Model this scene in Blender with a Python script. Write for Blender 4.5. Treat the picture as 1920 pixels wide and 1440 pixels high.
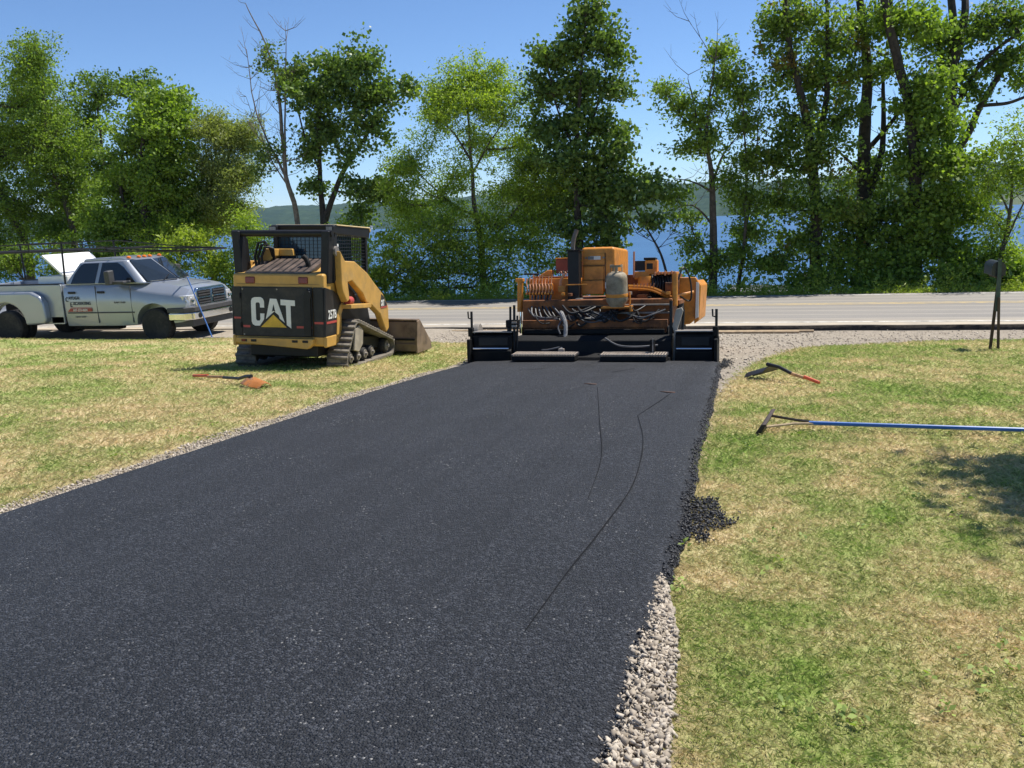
import bpy, bmesh, math, random
import numpy as np
from mathutils import Vector, Matrix, noise
R = math.radians
random.seed(7); rng = np.random.default_rng(11)
scene = bpy.context.scene
col = scene.collection
for o in list(bpy.data.objects): bpy.data.objects.remove(o)

# ---------------------------------------------------------------- camera
YAW, PITCH, ROLL = R(16.0), R(10.9), R(2.4)
fw0 = Vector((-math.sin(YAW), math.cos(YAW), 0)); rt0 = Vector((math.cos(YAW), math.sin(YAW), 0))
fw = fw0*math.cos(PITCH) + Vector((0, 0, -math.sin(PITCH))); up0 = rt0.cross(fw)
rt = rt0*math.cos(ROLL) - up0*math.sin(ROLL); up = up0*math.cos(ROLL) + rt0*math.sin(ROLL)
cd = bpy.data.cameras.new('camera'); cam = bpy.data.objects.new('camera', cd); col.objects.link(cam)
M = Matrix((rt, up, -fw)).transposed().to_4x4(); M.translation = Vector((0, 0, 1.4)); cam.matrix_world = M
cd.sensor_width = 36; cd.lens = 36*1660/1920; cd.clip_end = 12000; cd.clip_start = .05
scene.camera = cam
# ---------------------------------------------------------------- sky, sun, exposure
SUN_AZ, SUN_EL = R(47), R(61)            # azimuth clockwise from +Y
w = bpy.data.worlds.new('World'); scene.world = w; w.use_nodes = True
nt = w.node_tree; bg = nt.nodes['Background']
sky = nt.nodes.new('ShaderNodeTexSky'); sky.sky_type = 'NISHITA'; sky.sun_disc = False
sky.sun_elevation = SUN_EL; sky.sun_rotation = SUN_AZ; sky.altitude = 200; sky.air_density = .75; sky.dust_density = 0.0; sky.ozone_density = 8.0
nt.links.new(sky.outputs[0], bg.inputs[0]); bg.inputs[1].default_value = .108
sd = bpy.data.lights.new('sun', 'SUN'); sd.energy = 5.0; sd.angle = R(.53); sd.color = (1, .955, .88)
sun = bpy.data.objects.new('sun', sd); col.objects.link(sun)
sv = Vector((math.sin(SUN_AZ)*math.cos(SUN_EL), math.cos(SUN_AZ)*math.cos(SUN_EL), math.sin(SUN_EL)))
sun.rotation_euler = sv.to_track_quat('Z', 'Y').to_euler()
scene.view_settings.view_transform = 'Standard'; scene.view_settings.look = 'None'
scene.view_settings.gamma = 1; scene.view_settings.use_curve_mapping = False
scene.view_settings.exposure = 0.5

# ---------------------------------------------------------------- helpers
def tag(o, label=None, cat=None, group=None, kind=None):
    if label: o['label'] = label
    if cat: o['category'] = cat
    if group: o['group'] = group
    if kind: o['kind'] = kind
    return o
def empty(name, loc=(0, 0, 0), rot=(0, 0, 0), label=None, cat=None, group=None):
    o = bpy.data.objects.new(name, None); col.objects.link(o)
    o.location = loc; o.rotation_euler = rot; o.empty_display_size = .2
    return tag(o, label, cat, group)
class MB:
    def __init__(s): s.v = []; s.f = []
    def add(s, vs, fs):
        n = len(s.v); s.v += [tuple(v) for v in vs]; s.f += [tuple(i+n for i in f) for f in fs]; return s
    def box(s, x0, x1, y0, y1, z0, z1):
        return s.add([(x0,y0,z0),(x1,y0,z0),(x1,y1,z0),(x0,y1,z0),(x0,y0,z1),(x1,y0,z1),(x1,y1,z1),(x0,y1,z1)],
                     [(0,3,2,1),(4,5,6,7),(0,1,5,4),(1,2,6,5),(2,3,7,6),(3,0,4,7)])
    def prism(s, poly, ax, a, b):
        # poly in the two other axes; ax 'x': (y,z), 'y': (x,z), 'z': (x,y)
        n = len(poly)
        f = {'x': lambda p, t: (t, p[0], p[1]), 'y': lambda p, t: (p[0], t, p[1]), 'z': lambda p, t: (p[0], p[1], t)}[ax]
        return s.add([f(p, a) for p in poly] + [f(p, b) for p in poly],
                     [tuple(range(n))[::-1], tuple(range(n, 2*n))] + [(i, (i+1) % n, n+(i+1) % n, n+i) for i in range(n)])
    def tube(s, pts, r, seg=6, r1=None, cap=True):
        pts = [Vector(p) for p in pts]; r1 = r if r1 is None else r1; n = len(pts); rings = []; prev = None
        for i, p in enumerate(pts):
            t = (pts[min(i+1, n-1)] - pts[max(i-1, 0)]).normalized()
            if prev is None: a = t.orthogonal().normalized()
            else:
                a = prev - t*prev.dot(t); a = a.normalized() if a.length > 1e-6 else t.orthogonal().normalized()
            prev = a; b = t.cross(a); rr = r + (r1-r)*i/max(1, n-1)
            rings.append([p + (a*math.cos(2*math.pi*k/seg) + b*math.sin(2*math.pi*k/seg))*rr for k in range(seg)])
        fs = [(i*seg+k, i*seg+(k+1) % seg, (i+1)*seg+(k+1) % seg, (i+1)*seg+k) for i in range(n-1) for k in range(seg)]
        if cap: fs += [tuple(range(seg))[::-1], tuple((n-1)*seg+k for k in range(seg))]
        return s.add([q for rg in rings for q in rg], fs)
    def cyl(s, p0, p1, r, seg=16, r1=None): return s.tube([p0, p1], r, seg, r1)
    def lathe(s, prof, c, ax='z', seg=18):
        vs = []; n = len(prof)
        for r_, h in prof:
            for k in range(seg):
                a = 2*math.pi*k/seg; u, v = r_*math.cos(a), r_*math.sin(a)
                vs.append({'z': (c[0]+u, c[1]+v, c[2]+h), 'y': (c[0]+u, c[1]+h, c[2]+v), 'x': (c[0]+h, c[1]+u, c[2]+v)}[ax])
        fs = [(i*seg+k, i*seg+(k+1) % seg, (i+1)*seg+(k+1) % seg, (i+1)*seg+k) for i in range(n-1) for k in range(seg)]
        return s.add(vs, fs + [tuple(range(seg))[::-1], tuple((n-1)*seg+k for k in range(seg))])
    def build(s, name, mat, parent=None, bevel=0, smooth=False, seg=2):
        me = bpy.data.meshes.new(name); me.from_pydata(s.v, [], s.f)
        bm = bmesh.new(); bm.from_mesh(me); bmesh.ops.recalc_face_normals(bm, faces=bm.faces); bm.to_mesh(me); bm.free()
        o = bpy.data.objects.new(name, me); col.objects.link(o); me.materials.append(mat)
        if parent: o.parent = parent
        if bevel:
            m = o.modifiers.new('bevel', 'BEVEL'); m.width = bevel; m.segments = seg; m.limit_method = 'ANGLE'; m.angle_limit = R(35)
        if smooth or bevel:
            for p in me.polygons: p.use_smooth = True
            if bevel:
                m.harden_normals = True
            else: me.set_sharp_from_angle(angle=R(40))
        return o
def np_mesh(name, V, F, mat, parent=None, smooth=False):
    V = np.asarray(V, np.float32); F = np.asarray(F, np.int32); k = F.shape[1]
    me = bpy.data.meshes.new(name); me.vertices.add(len(V)); me.vertices.foreach_set('co', V.ravel())
    me.loops.add(F.size); me.loops.foreach_set('vertex_index', F.ravel())
    me.polygons.add(len(F)); me.polygons.foreach_set('loop_start', np.arange(0, F.size, k, dtype=np.int32))
    me.polygons.foreach_set('loop_total', np.full(len(F), k, np.int32))
    if smooth: me.polygons.foreach_set('use_smooth', np.ones(len(F), bool))
    me.update(calc_edges=True); me.materials.append(mat)
    o = bpy.data.objects.new(name, me); col.objects.link(o)
    if parent: o.parent = parent
    return o
def text(name, s, size, mat, parent, loc, rot, bold=.0, xs=1.0, ext=.002):
    c = bpy.data.curves.new(name, 'FONT'); c.body = s; c.size = size; c.offset = bold; c.extrude = ext; c.resolution_u = 3
    t = bpy.data.objects.new(name, c); col.objects.link(t)
    me = bpy.data.meshes.new_from_object(t.evaluated_get(bpy.context.evaluated_depsgraph_get()))
    bpy.data.objects.remove(t); o = bpy.data.objects.new(name, me); col.objects.link(o)
    me.materials.clear(); me.materials.append(mat); o.parent = parent
    o.location = loc; o.rotation_euler = rot; o.scale = (xs, 1, 1); return o
def lnk(t, a, b): t.links.new(a, b)
def new_mat(name):
    m = bpy.data.materials.new(name); m.use_nodes = True; t = m.node_tree
    return m, t, t.nodes['Principled BSDF']
def N(t, kind, **kw):
    n = t.nodes.new('ShaderNode'+kind)
    for k, v in kw.items(): setattr(n, k, v)
    return n
def noise_fac(t, scale, detail=4, rough=.6, lo=.35, hi=.65, coord='Object', vec=None, stretch=None):
    tc = N(t, 'TexCoord'); n = N(t, 'TexNoise'); n.inputs['Scale'].default_value = scale
    n.inputs['Detail'].default_value = detail; n.inputs['Roughness'].default_value = rough
    src = tc.outputs[coord]
    if stretch:
        mp = N(t, 'Mapping'); mp.inputs['Scale'].default_value = stretch; lnk(t, src, mp.inputs[0]); src = mp.outputs[0]
    lnk(t, src, n.inputs['Vector'])
    mr = N(t, 'MapRange'); mr.inputs[1].default_value = lo; mr.inputs[2].default_value = hi
    lnk(t, n.outputs['Fac'], mr.inputs[0]); return mr.outputs[0]
def mixc(t, f, a, b, blend='MIX'):
    m = N(t, 'Mix', data_type='RGBA', blend_type=blend)
    for i, x in ((0, f), (6, a), (7, b)):
        if hasattr(x, 'is_linked') or hasattr(x, 'links'): lnk(t, x, m.inputs[i])
        elif i == 0: m.inputs[0].default_value = x
        else: m.inputs[i].default_value = (*x, 1) if len(x) == 3 else x
    return m.outputs[2]
def bump(t, b, h, strength=.3, dist=.01):
    n = N(t, 'Bump'); n.inputs['Strength'].default_value = strength; n.inputs['Distance'].default_value = dist
    lnk(t, h, n.inputs['Height']); lnk(t, n.outputs[0], b.inputs['Normal']); return n
def pm(name, c, rough=.5, metal=0., var=.18, scale=6, dirt=None, dirt_lo=.5, dirt_hi=.75, dscale=3, spec=.5, bmp=0, coat=0):
    m, t, b = new_mat(name)
    f = noise_fac(t, scale); cc = mixc(t, f, tuple(x*(1-var) for x in c), tuple(min(1, x*(1+var)) for x in c))
    if dirt:
        d = noise_fac(t, dscale, 8, .7, dirt_lo, dirt_hi); cc = mixc(t, d, cc, dirt)
        rr = N(t, 'MapRange'); rr.inputs[3].default_value = rough; rr.inputs[4].default_value = .85; lnk(t, d, rr.inputs[0]); lnk(t, rr.outputs[0], b.inputs['Roughness'])
    else: b.inputs['Roughness'].default_value = rough
    lnk(t, cc, b.inputs['Base Color']); b.inputs['Metallic'].default_value = metal; b.inputs['Specular IOR Level'].default_value = spec
    b.inputs['Coat Weight'].default_value = coat
    if bmp: bump(t, b, noise_fac(t, scale*12, 4), bmp, .004)
    return m
DUST = (.25, .2, .13)
# ---------------------------------------------------------------- terrain functions
def smooth(a, b, x):
    t = np.clip((x-a)/(b-a), 0, 1); return t*t*(3-2*t)
def prof(y):
    y = np.asarray(y, float); yc = np.clip(y, -6, 17)
    z = -.02*yc - .0027*yc*yc
    z = z + np.where(y < -6, 0, 0)
    z = z - .13*smooth(17, 18.2, y)
    z = z + .05*smooth(26.0, 26.25, y) - .45*np.clip(y-27.0, 0, 57)
    return z
def G(x, y):
    x = np.asarray(x, float); y = np.asarray(y, float)
    z = prof(y) - .08*np.exp(-(((x+6.3)/2.2)**2 + ((y-11.6)/2.4)**2))
    lawn = smooth(-4.0, -5.5, x) + smooth(.4, 2., x)
    z = z + .022*lawn*np.sin(x*.9+1.3)*np.sin(y*.7)*(y < 17)
    z = z + .05*smooth(-5, -8, x)*smooth(17.3, 18, y)*(y < 26)
    z = z - .04*smooth(-5, -3, x)*smooth(18.4, 19.3, y)*(y < 26) + .07*smooth(-6, -9, x)*smooth(13., 15.5, y)*smooth(17.2, 16.2, y)
    return z
def g(x, y): return float(G(x, y))
RB = ([-2, 2.0, 3.25, 8.2, 10.8, 12.3, 14.4, 15.2, 16.1, 17., 17.5], [-.2, -.235, -.39, -.40, -.17, .09, .58, 1.3, 2.5, 5.5, 40])
LB = ([-2, 4, 8, 10.5, 13, 15, 16, 16.8, 17.3, 17.6], [-4.13, -4.1, -4.0, -3.95, -4.2, -4.6, -5.3, -6.6, -9, -60])
def gravelness(x, y):      # >0 gravel, <0 lawn (signed distance-like, metres)
    x = np.asarray(x, float); y = np.asarray(y, float)
    rb = np.interp(y, *RB); lb = np.interp(y, *LB)
    return np.where(x > -2, rb-x, x-lb)

# ---------------------------------------------------------------- setting materials
def lawn_color(t, island=False):
    a = noise_fac(t, .62, 5, .65, .42, .58, 'Object'); b_ = noise_fac(t, 2.9, 5, .65, .38, .62, 'Object'); c = noise_fac(t, 26, 4, .7, .32, .68, 'Object')
    dry = mixc(t, c, (.50, .375, .175), (.85, .69, .42)); grn = mixc(t, c, (.135, .23, .04), (.36, .46, .11))
    m = N(t, 'Math', operation='MULTIPLY_ADD'); lnk(t, a, m.inputs[0]); m.inputs[1].default_value = .56
    m2 = N(t, 'Math', operation='MULTIPLY'); lnk(t, b_, m2.inputs[0]); m2.inputs[1].default_value = .46; lnk(t, m2.outputs[0], m.inputs[2])
    fac = m.outputs[0]
    # greener away from the drive on the right hand lawn
    geo = N(t, 'NewGeometry'); sx = N(t, 'SeparateXYZ'); lnk(t, geo.outputs['Position'], sx.inputs[0])
    gr = N(t, 'MapRange'); gr.inputs[1].default_value = -.5; gr.inputs[2].default_value = 3.; gr.inputs[3].default_value = 0; gr.inputs[4].default_value = .10
    lnk(t, sx.outputs[0], gr.inputs[0])
    ad = N(t, 'Math', operation='ADD', use_clamp=True); lnk(t, fac, ad.inputs[0]); lnk(t, gr.outputs[0], ad.inputs[1]); fac = ad.outputs[0]
    if island:
        ri = geo.outputs['Random Per Island']; s = N(t, 'MapRange'); s.inputs[3].default_value = -.34; s.inputs[4].default_value = .34; lnk(t, ri, s.inputs[0])
        ad2 = N(t, 'Math', operation='ADD', use_clamp=True); lnk(t, fac, ad2.inputs[0]); lnk(t, s.outputs[0], ad2.inputs[1]); fac = ad2.outputs[0]
    return mixc(t, fac, dry, grn)
def gravel_color(t):
    tc = N(t, 'TexCoord'); v = N(t, 'TexVoronoi'); v.inputs['Scale'].default_value = 42; lnk(t, tc.outputs['Object'], v.inputs['Vector'])
    hsv = N(t, 'SeparateColor'); lnk(t, v.outputs['Color'], hsv.inputs[0])
    c = mixc(t, hsv.outputs[0], (.23, .19, .145), (.47, .41, .335))
    d = noise_fac(t, 1.1, 5, .6, .3, .7); c = mixc(t, d, c, (.40, .345, .27))
    dk = noise_fac(t, 9, 6, .7, .56, .72); return mixc(t, dk, c, (.17, .14, .105)), v.outputs['Distance']
m_ground, t, b = new_mat('lawn_and_gravel')
lc = lawn_color(t); gc, gd = gravel_color(t)
at = N(t, 'Attribute', attribute_name='gravel'); nf = noise_fac(t, 5.5, 6, .7, 0, 1)
ma = N(t, 'Math', operation='MULTIPLY_ADD'); lnk(t, nf, ma.inputs[0]); ma.inputs[1].default_value = .9; lnk(t, at.outputs['Fac'], ma.inputs[2])
mr = N(t, 'MapRange'); mr.inputs[1].default_value = .90; mr.inputs[2].default_value = 1.02; lnk(t, ma.outputs[0], mr.inputs[0])
straw = N(t, 'MapRange'); straw.inputs[1].default_value = .62; straw.inputs[2].default_value = .95; lnk(t, ma.outputs[0], straw.inputs[0])
lc2 = mixc(t, straw.outputs[0], lc, (.44, .35, .18))
lnk(t, mixc(t, mr.outputs[0], lc2, gc), b.inputs['Base Color']); b.inputs['Roughness'].default_value = .95; b.inputs['Specular IOR Level'].default_value = .15
bump(t, b, noise_fac(t, 60, 5, .7, .2, .8), .9, .02)

m_asph, t, b = new_mat('fresh_asphalt')
tc = N(t, 'TexCoord'); v = N(t, 'TexVoronoi'); v.inputs['Scale'].default_value = 130; lnk(t, tc.outputs['Object'], v.inputs['Vector'])
sc = N(t, 'SeparateColor'); lnk(t, v.outputs['Color'], sc.inputs[0])
p = N(t, 'MapRange'); p.inputs[1].default_value = .55; p.inputs[2].default_value = 1.; lnk(t, sc.outputs[0], p.inputs[0])
base = mixc(t, p.outputs[0], (.006, .0066, .0085), (.062, .066, .077))
st_ = noise_fac(t, 1., 5, .6, .38, .62, stretch=(5.5, .16, 1)); base = mixc(t, st_, base, mixc(t, 1., base, (1.45, 1.45, 1.45), 'MULTIPLY'))
co_ = noise_fac(t, 1.7, 4, .6, .52, .66); base = mixc(t, co_, base, mixc(t, 1., base, (.68, .68, .68), 'MULTIPLY'))
big = noise_fac(t, .6, 4, .6, .3, .7); base = mixc(t, big, base, mixc(t, .5, base, (.022, .023, .027)))
spk = N(t, 'MapRange'); spk.inputs[1].default_value = .985; spk.inputs[2].default_value = .99; lnk(t, sc.outputs[1], spk.inputs[0])
patch = noise_fac(t, 1.3, 3, .6, .45, .7)
ms = N(t, 'Math', operation='MULTIPLY'); lnk(t, spk.outputs[0], ms.inputs[0]); lnk(t, patch, ms.inputs[1])
base = mixc(t, ms.outputs[0], base, (.42, .41, .39))  # bright specks: specular glints painted into the base colour
lnk(t, base, b.inputs['Base Color']); b.inputs['Roughness'].default_value = .62; b.inputs['Specular IOR Level'].default_value = .45
bh = N(t, 'Math', operation='MULTIPLY_ADD'); lnk(t, v.outputs['Distance'], bh.inputs[0]); bh.inputs[1].default_value = -1.
lnk(t, noise_fac(t, 45, 4, .7, .2, .8), bh.inputs[2]); bump(t, b, bh.outputs[0], .95, .014)

m_crumb = pm('asphalt_crumbs', (.022, .022, .025), .55, var=.5, scale=60)
m_seam = pm('asphalt_seam', (.007, .007, .008), .9, var=.3, scale=30, spec=.2)

m_road, t, b = new_mat('worn_road')
tc = N(t, 'TexCoord')
c = mixc(t, noise_fac(t, 1.2, 6, .65, .3, .7, stretch=(.12, 1, 1)), (.225, .208, .187), (.30, .278, .246))
c = mixc(t, noise_fac(t, 130, 2, .6, .35, .65), c, mixc(t, .5, c, (.13, .125, .12)))
sx = N(t, 'SeparateXYZ'); lnk(t, tc.outputs['Object'], sx.inputs[0])
# pale dust carried on to the near edge, dusty tyre sweeps
dm = N(t, 'MapRange'); dm.inputs[1].default_value = 20.75; dm.inputs[2].default_value = 19.85; lnk(t, sx.outputs[1], dm.inputs[0])
dn = noise_fac(t, 1.6, 5, .65, .25, .6, stretch=(.35, 1, 1)); dd = N(t, 'Math', operation='MULTIPLY'); lnk(t, dm.outputs[0], dd.inputs[0]); lnk(t, dn, dd.inputs[1])
c = mixc(t, dd.outputs[0], c, (.52, .44, .33))
wv = N(t, 'TexWave', wave_type='BANDS', bands_direction='Y'); wv.inputs['Scale'].default_value = .42; wv.inputs['Distortion'].default_value = 2.2; wv.inputs['Detail'].default_value = 2; wv.inputs['Detail Scale'].default_value = .3
mp = N(t, 'Mapping'); mp.inputs['Scale'].default_value = (.16, 1, 1); mp.inputs['Rotation'].default_value = (0, 0, .05); lnk(t, tc.outputs['Object'], mp.inputs[0]); lnk(t, mp.outputs[0], wv.inputs['Vector'])
wr = N(t, 'MapRange'); wr.inputs[1].default_value = .8; wr.inputs[2].default_value = 1.; wr.inputs[4].default_value = .45; lnk(t, wv.outputs['Fac'], wr.inputs[0])
c = mixc(t, wr.outputs[0], c, (.37, .335, .28))
lnk(t, c, b.inputs['Base Color']); b.inputs['Roughness'].default_value = .85; b.inputs['Specular IOR Level'].default_value = .3
bump(t, b, noise_fac(t, 160, 3, .6, .2, .8), .4, .005)
m_cut = pm('cut_asphalt_edge', (.045, .036, .028), .95, var=.5, scale=14, bmp=1.)
def paint(name, c, lo, hi):
    m, t, b = new_mat(name); f = noise_fac(t, 5, 7, .75, lo, hi)
    lnk(t, mixc(t, f, c, (.27, .25, .22)), b.inputs['Base Color']); b.inputs['Roughness'].default_value = .7; return m
m_yel = paint('yellow_line_paint', (.58, .42, .17), .4, .68); m_wht = paint('white_line_paint', (.72, .70, .66), .4, .66)

m_lake, t, b = new_mat('lake_water')
lnk(t, mixc(t, noise_fac(t, .004, 5, .6, .3, .7, stretch=(.4, 1.6, 1)), (.030, .095, .20), (.045, .125, .245)), b.inputs['Base Color'])
b.inputs['Roughness'].default_value = .38; b.inputs['IOR'].default_value = 1.33
bump(t, b, noise_fac(t, .35, 6, .65, .2, .8, stretch=(.6, 1.4, 1)), .3, 1.)

m_hill, t, b = new_mat('forested_hill')
c = mixc(t, noise_fac(t, .012, 7, .7, .35, .65), (.012, .03, .013), (.036, .064, .024))
c = mixc(t, noise_fac(t, .0024, 3, .5, .63, .67, stretch=(1, .6, 1)), c, (.12, .14, .06))
lnk(t, c, b.inputs['Base Color']); b.inputs['Roughness'].default_value = .95; b.inputs['Specular IOR Level'].default_value = .1

# ---------------------------------------------------------------- ground sheet
xs = np.concatenate([np.linspace(-400, -40, 19), np.arange(-38, -24, 1.), np.arange(-24, 8.01, .2), np.arange(9, 40, 1.5), np.linspace(44, 400, 19)])
ys = np.concatenate([np.linspace(-120, -6, 12), np.arange(-4, 28.01, .2), np.arange(29, 100, 2.)])
X, Yg = np.meshgrid(xs, ys); Z = G(X, Yg); nx, ny = len(xs), len(ys)
idx = np.arange(nx*ny).reshape(ny, nx); F = np.stack([idx[:-1, :-1], idx[:-1, 1:], idx[1:, 1:], idx[1:, :-1]], -1).reshape(-1, 4)
ground = np_mesh('ground', np.stack([X, Yg, Z], -1).reshape(-1, 3), F, m_ground, smooth=True)
tag(ground, 'sloping mown lawn with gravel apron running down to the road', 'ground', kind='structure')
a = ground.data.attributes.new('gravel', 'FLOAT', 'POINT')
gv = np.clip(.5 + gravelness(X, Yg)*2.2, 0, 1); gv = np.where(Yg > 26.1, 0, gv); a.data.foreach_set('value', gv.astype(np.float32).ravel())

# driveway: a slab with ragged shoulders
def n1(s, k): return noise.noise(Vector((s*k, 3.7, 1.1)))
def edgeL(y): return float(np.interp(y, [-2, 3.6, 5.3, 6.5, 11.3], [-3.92, -3.90, -3.79, -3.75, -3.70])) + .012*n1(y, 4)
def edgeR(y): return float(np.interp(y, [-2, 2.1, 3.2, 3.9, 4.7, 5.5, 7.2, 9, 11.3], [-.40, -.39, -.375, -.36, -.37, -.40, -.42, -.45, -.50])) + .03*n1(y, 2.1) + .016*n1(y, 9)
vs, fs = [], []; us = np.linspace(0, 1, 34); yy = np.arange(-2, 11.26, .09)
for j, y in enumerate(yy):
    l, r_ = edgeL(y), edgeR(y)
    row = [(l-.03, y, g(l-.03, y)-.02)] + [(l+(r_-.09-l)*u, y, g(l+(r_-.09-l)*u, y)+.045) for u in us] + [(r_-.04, y, g(r_, y)+.034), (r_+.02, y, g(r_, y)+.012), (r_+.05, y, g(r_, y)-.03)]
    vs += row
n = len(us)+4
fs = [(j*n+i, j*n+i+1, (j+1)*n+i+1, (j+1)*n+i) for j in range(len(yy)-1) for i in range(n-1)]
driveway = np_mesh('driveway', vs, fs, m_asph, smooth=True); tag(driveway, 'freshly laid black asphalt driveway with rough right edge', 'driveway', kind='structure')
def ribbon(name, pts, wd, mat, dz, parent):
    pts = [Vector((x, y, g(x, y)+dz)) for x, y in pts]; vs = []
    # resample with catmull-rom
    P = []
    for i in range(len(pts)-1):
        p0, p1, p2, p3 = pts[max(i-1, 0)], pts[i], pts[i+1], pts[min(i+2, len(pts)-1)]
        for k in range(8):
            s = k/8; P.append(.5*((2*p1)+(p2-p0)*s+(2*p0-5*p1+4*p2-p3)*s*s+(3*p1-p0-3*p2+p3)*s**3))
    P.append(pts[-1])
    for i, p in enumerate(P):
        t_ = (P[min(i+1, len(P)-1)]-P[max(i-1, 0)]).normalized(); s_ = Vector((t_.y, -t_.x, 0))*wd*.5*(.55+.45*math.sin(math.pi*min(1, (i+1)/len(P))))*(1+.5*noise.noise(p*6))
        vs += [p-s_, p+s_]
    return np_mesh(name, vs, [(2*i, 2*i+1, 2*i+3, 2*i+2) for i in range(len(P)-1)], mat, parent)
ribbon('seam_line', [(-.94, 6.86), (-.77, 5.87), (-.68, 4.77), (-.71, 3.91), (-.75, 3.36), (-.78, 2.75)], .007, m_seam, .050, driveway)
ribbon('seam_line', [(-1.55, 8.45), (-1.2, 6.6), (-.97, 5.37), (-.87, 4.4)], .006, m_seam, .050, driveway)
ribbon('seam_line', [(-.94, 6.86), (-.85, 7.6), (-.80, 8.1)], .006, m_seam, .050, driveway)
ribbon('seam_line', [(-2.75, 9.9), (-2.45, 10.15)], .014, m_seam, .050, driveway)
ribbon('seam_line', [(-1.62, 9.75), (-1.42, 10.2)], .014, m_seam, .050, driveway)

# public road: slab with cut near edge, painted lines
ROADZ = -1.165; RY0, RY1 = 19.55, 26.05
vs, fs = [], []; xr = np.concatenate([np.linspace(-400, -30, 12), np.arange(-28, 14, .25), np.linspace(15, 400, 14)])
for x in xr:
    e = RY0 + .05*n1(x, .9) + .03*n1(x, 4); vs += [(x, e-.02, ROADZ-.20), (x, e+.015, ROADZ-.015), (x, e+.05, ROADZ), (x, RY1+.06*n1(x, .7), ROADZ), (x, RY1+.12, ROADZ-.2)]
fs = [(i*5+k, i*5+k+5, i*5+k+6, i*5+k+1) for i in range(len(xr)-1) for k in range(4)]
road = np_mesh('road', vs, fs, m_road); road.data.materials.append(m_cut)
for i, p_ in enumerate(road.data.polygons): p_.material_index = 1 if i % 4 == 0 else 0
tag(road, 'worn grey two lane road crossing beyond the driveway', 'road', kind='structure')
def line(name, y, wd, mat):
    return np_mesh(name, [(x, y+s*wd/2+.012*n1(x, .5), ROADZ+.004) for x in xr for s in (-1, 1)], [(2*i, 2*i+2, 2*i+3, 2*i+1) for i in range(len(xr)-1)], mat, road)
line('yellow_line', 23.44, .11, m_yel); line('yellow_line', 23.68, .11, m_yel)
line('white_edge_line', 25.72, .11, m_wht); line('white_edge_line', 20.0, .11, paint('dusty_white_paint', (.7, .68, .62), .42, .62))

# lake, far shore
lake = np_mesh('lake', [(-9000, 62, -25), (9000, 62, -25), (9000, 9000, -25), (-9000, 9000, -25)], [(0, 1, 2, 3)], m_lake); tag(lake, 'open blue lake water below the bank', 'lake', kind='structure')
hx = np.arange(-4200, 4600, 14.); hy = np.concatenate([np.arange(2140, 2700, 14.), np.arange(2710, 5200, 45.)])
HX, HY = np.meshgrid(hx, hy); HZ = np.zeros_like(HX)
ridge = np.interp(hx, [-4200, -2600, -1500, -900, -500, 0, 300, 900, 1700, 4600], [85, 62, 52, 60, 66, 62, 78, 92, 112, 120])
sh = np.array([2190+60*noise.noise(Vector((x*.0016, 2, 0)))+18*noise.noise(Vector((x*.01, 5, 0))) for x in hx])
big = np.array([noise.noise(Vector((x*.0011, 9, 2))) for x in hx])
tt = np.clip((HY-sh[None])/900, 0, 1); HZ = -26 + (ridge+25)[None]*(1-(1-tt)**2.1)*(1+.14*big[None]*tt)
rn = rng.normal(size=HX.shape)*3.4
nz = np.array([[noise.noise(Vector((x*.0045, y*.0045, 3))) for x in hx[::4]] for y in hy[::2]])
nz = np.repeat(np.repeat(nz, 2, 0)[:len(hy)], 4, 1)[:, :len(hx)]
HZ = HZ + np.where(tt > .004, 5+rn+9*nz*np.minimum(1, tt*4), -3)
nx, ny = len(hx), len(hy); idx = np.arange(nx*ny).reshape(ny, nx); F = np.stack([idx[:-1, :-1], idx[:-1, 1:], idx[1:, 1:], idx[1:, :-1]], -1).reshape(-1, 4)
hills = np_mesh('hills', np.stack([HX, HY, HZ], -1).reshape(-1, 3), F, m_hill); tag(hills, 'long wooded ridge on the far side of the lake', 'hills', kind='structure')
# a few tiny houses along the far waterline
m_hw = pm('far_house_white', (.7, .69, .66), .7); m_hr = pm('far_house_roof', (.16, .14, .14), .8)
for k, (x, s, lab) in enumerate([(-1010, 9, 'tiny white lakeside house below the wooded far ridge'), (-560, 11, 'pale house by far waterline beneath a hillside field'), (-395, 8, 'small white boathouse at the far lake edge'), (70, 9, 'white far shore cottage seen right of the dark snag'), (300, 12, 'long pale far shore house between the trunks')]):
    y = float(np.interp(x, hx, sh))+2; e = empty('far_house', (x, y, -24.6), label=lab, cat='house', group='houses on the far shore')
    MB().box(-s, s, -5, 5, 0, 6).build('wall', m_hw, e); MB().prism([(-s-1, 6), (s+1, 6), (0, 6+s*.5)], 'y', -6, 6).build('roof', m_hr, e)
# shingled cottage down by the near waterline
cot = empty('lake_cottage', (.7, 62, -8.4), (0, 0, R(-14)), 'weathered grey shingled cottage roof seen down the bank', 'cottage')
m_sh = pm('weathered_shingles', (.33, .325, .33), .9, var=.35, scale=3, bmp=.6); m_cw = pm('cottage_wall', (.5, .48, .45), .8)
MB().box(-2.6, 2.6, -2.2, 2.2, -9, 2.4).build('wall', m_cw, cot)
mb = MB()
for s in (-1, 1):
    for k in range(9):
        a0, a1 = k/9, (k+1)/9+.03; y0, y1 = s*(2.7*(1-a0)), s*(2.7*(1-a1)); z0, z1 = 2.2+2.1*a0+.04, 2.2+2.1*a1
        mb.add([(-3, y0, z0), (3, y0, z0), (3, y1, z1), (-3, y1, z1), (-3, y0, z0-.06), (3, y0, z0-.06), (3, y1, z1-.1), (-3, y1, z1-.1)], [(0, 1, 2, 3), (4, 7, 6, 5), (0, 4, 5, 1), (1, 5, 6, 2), (2, 6, 7, 3), (3, 7, 4, 0)])
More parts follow.
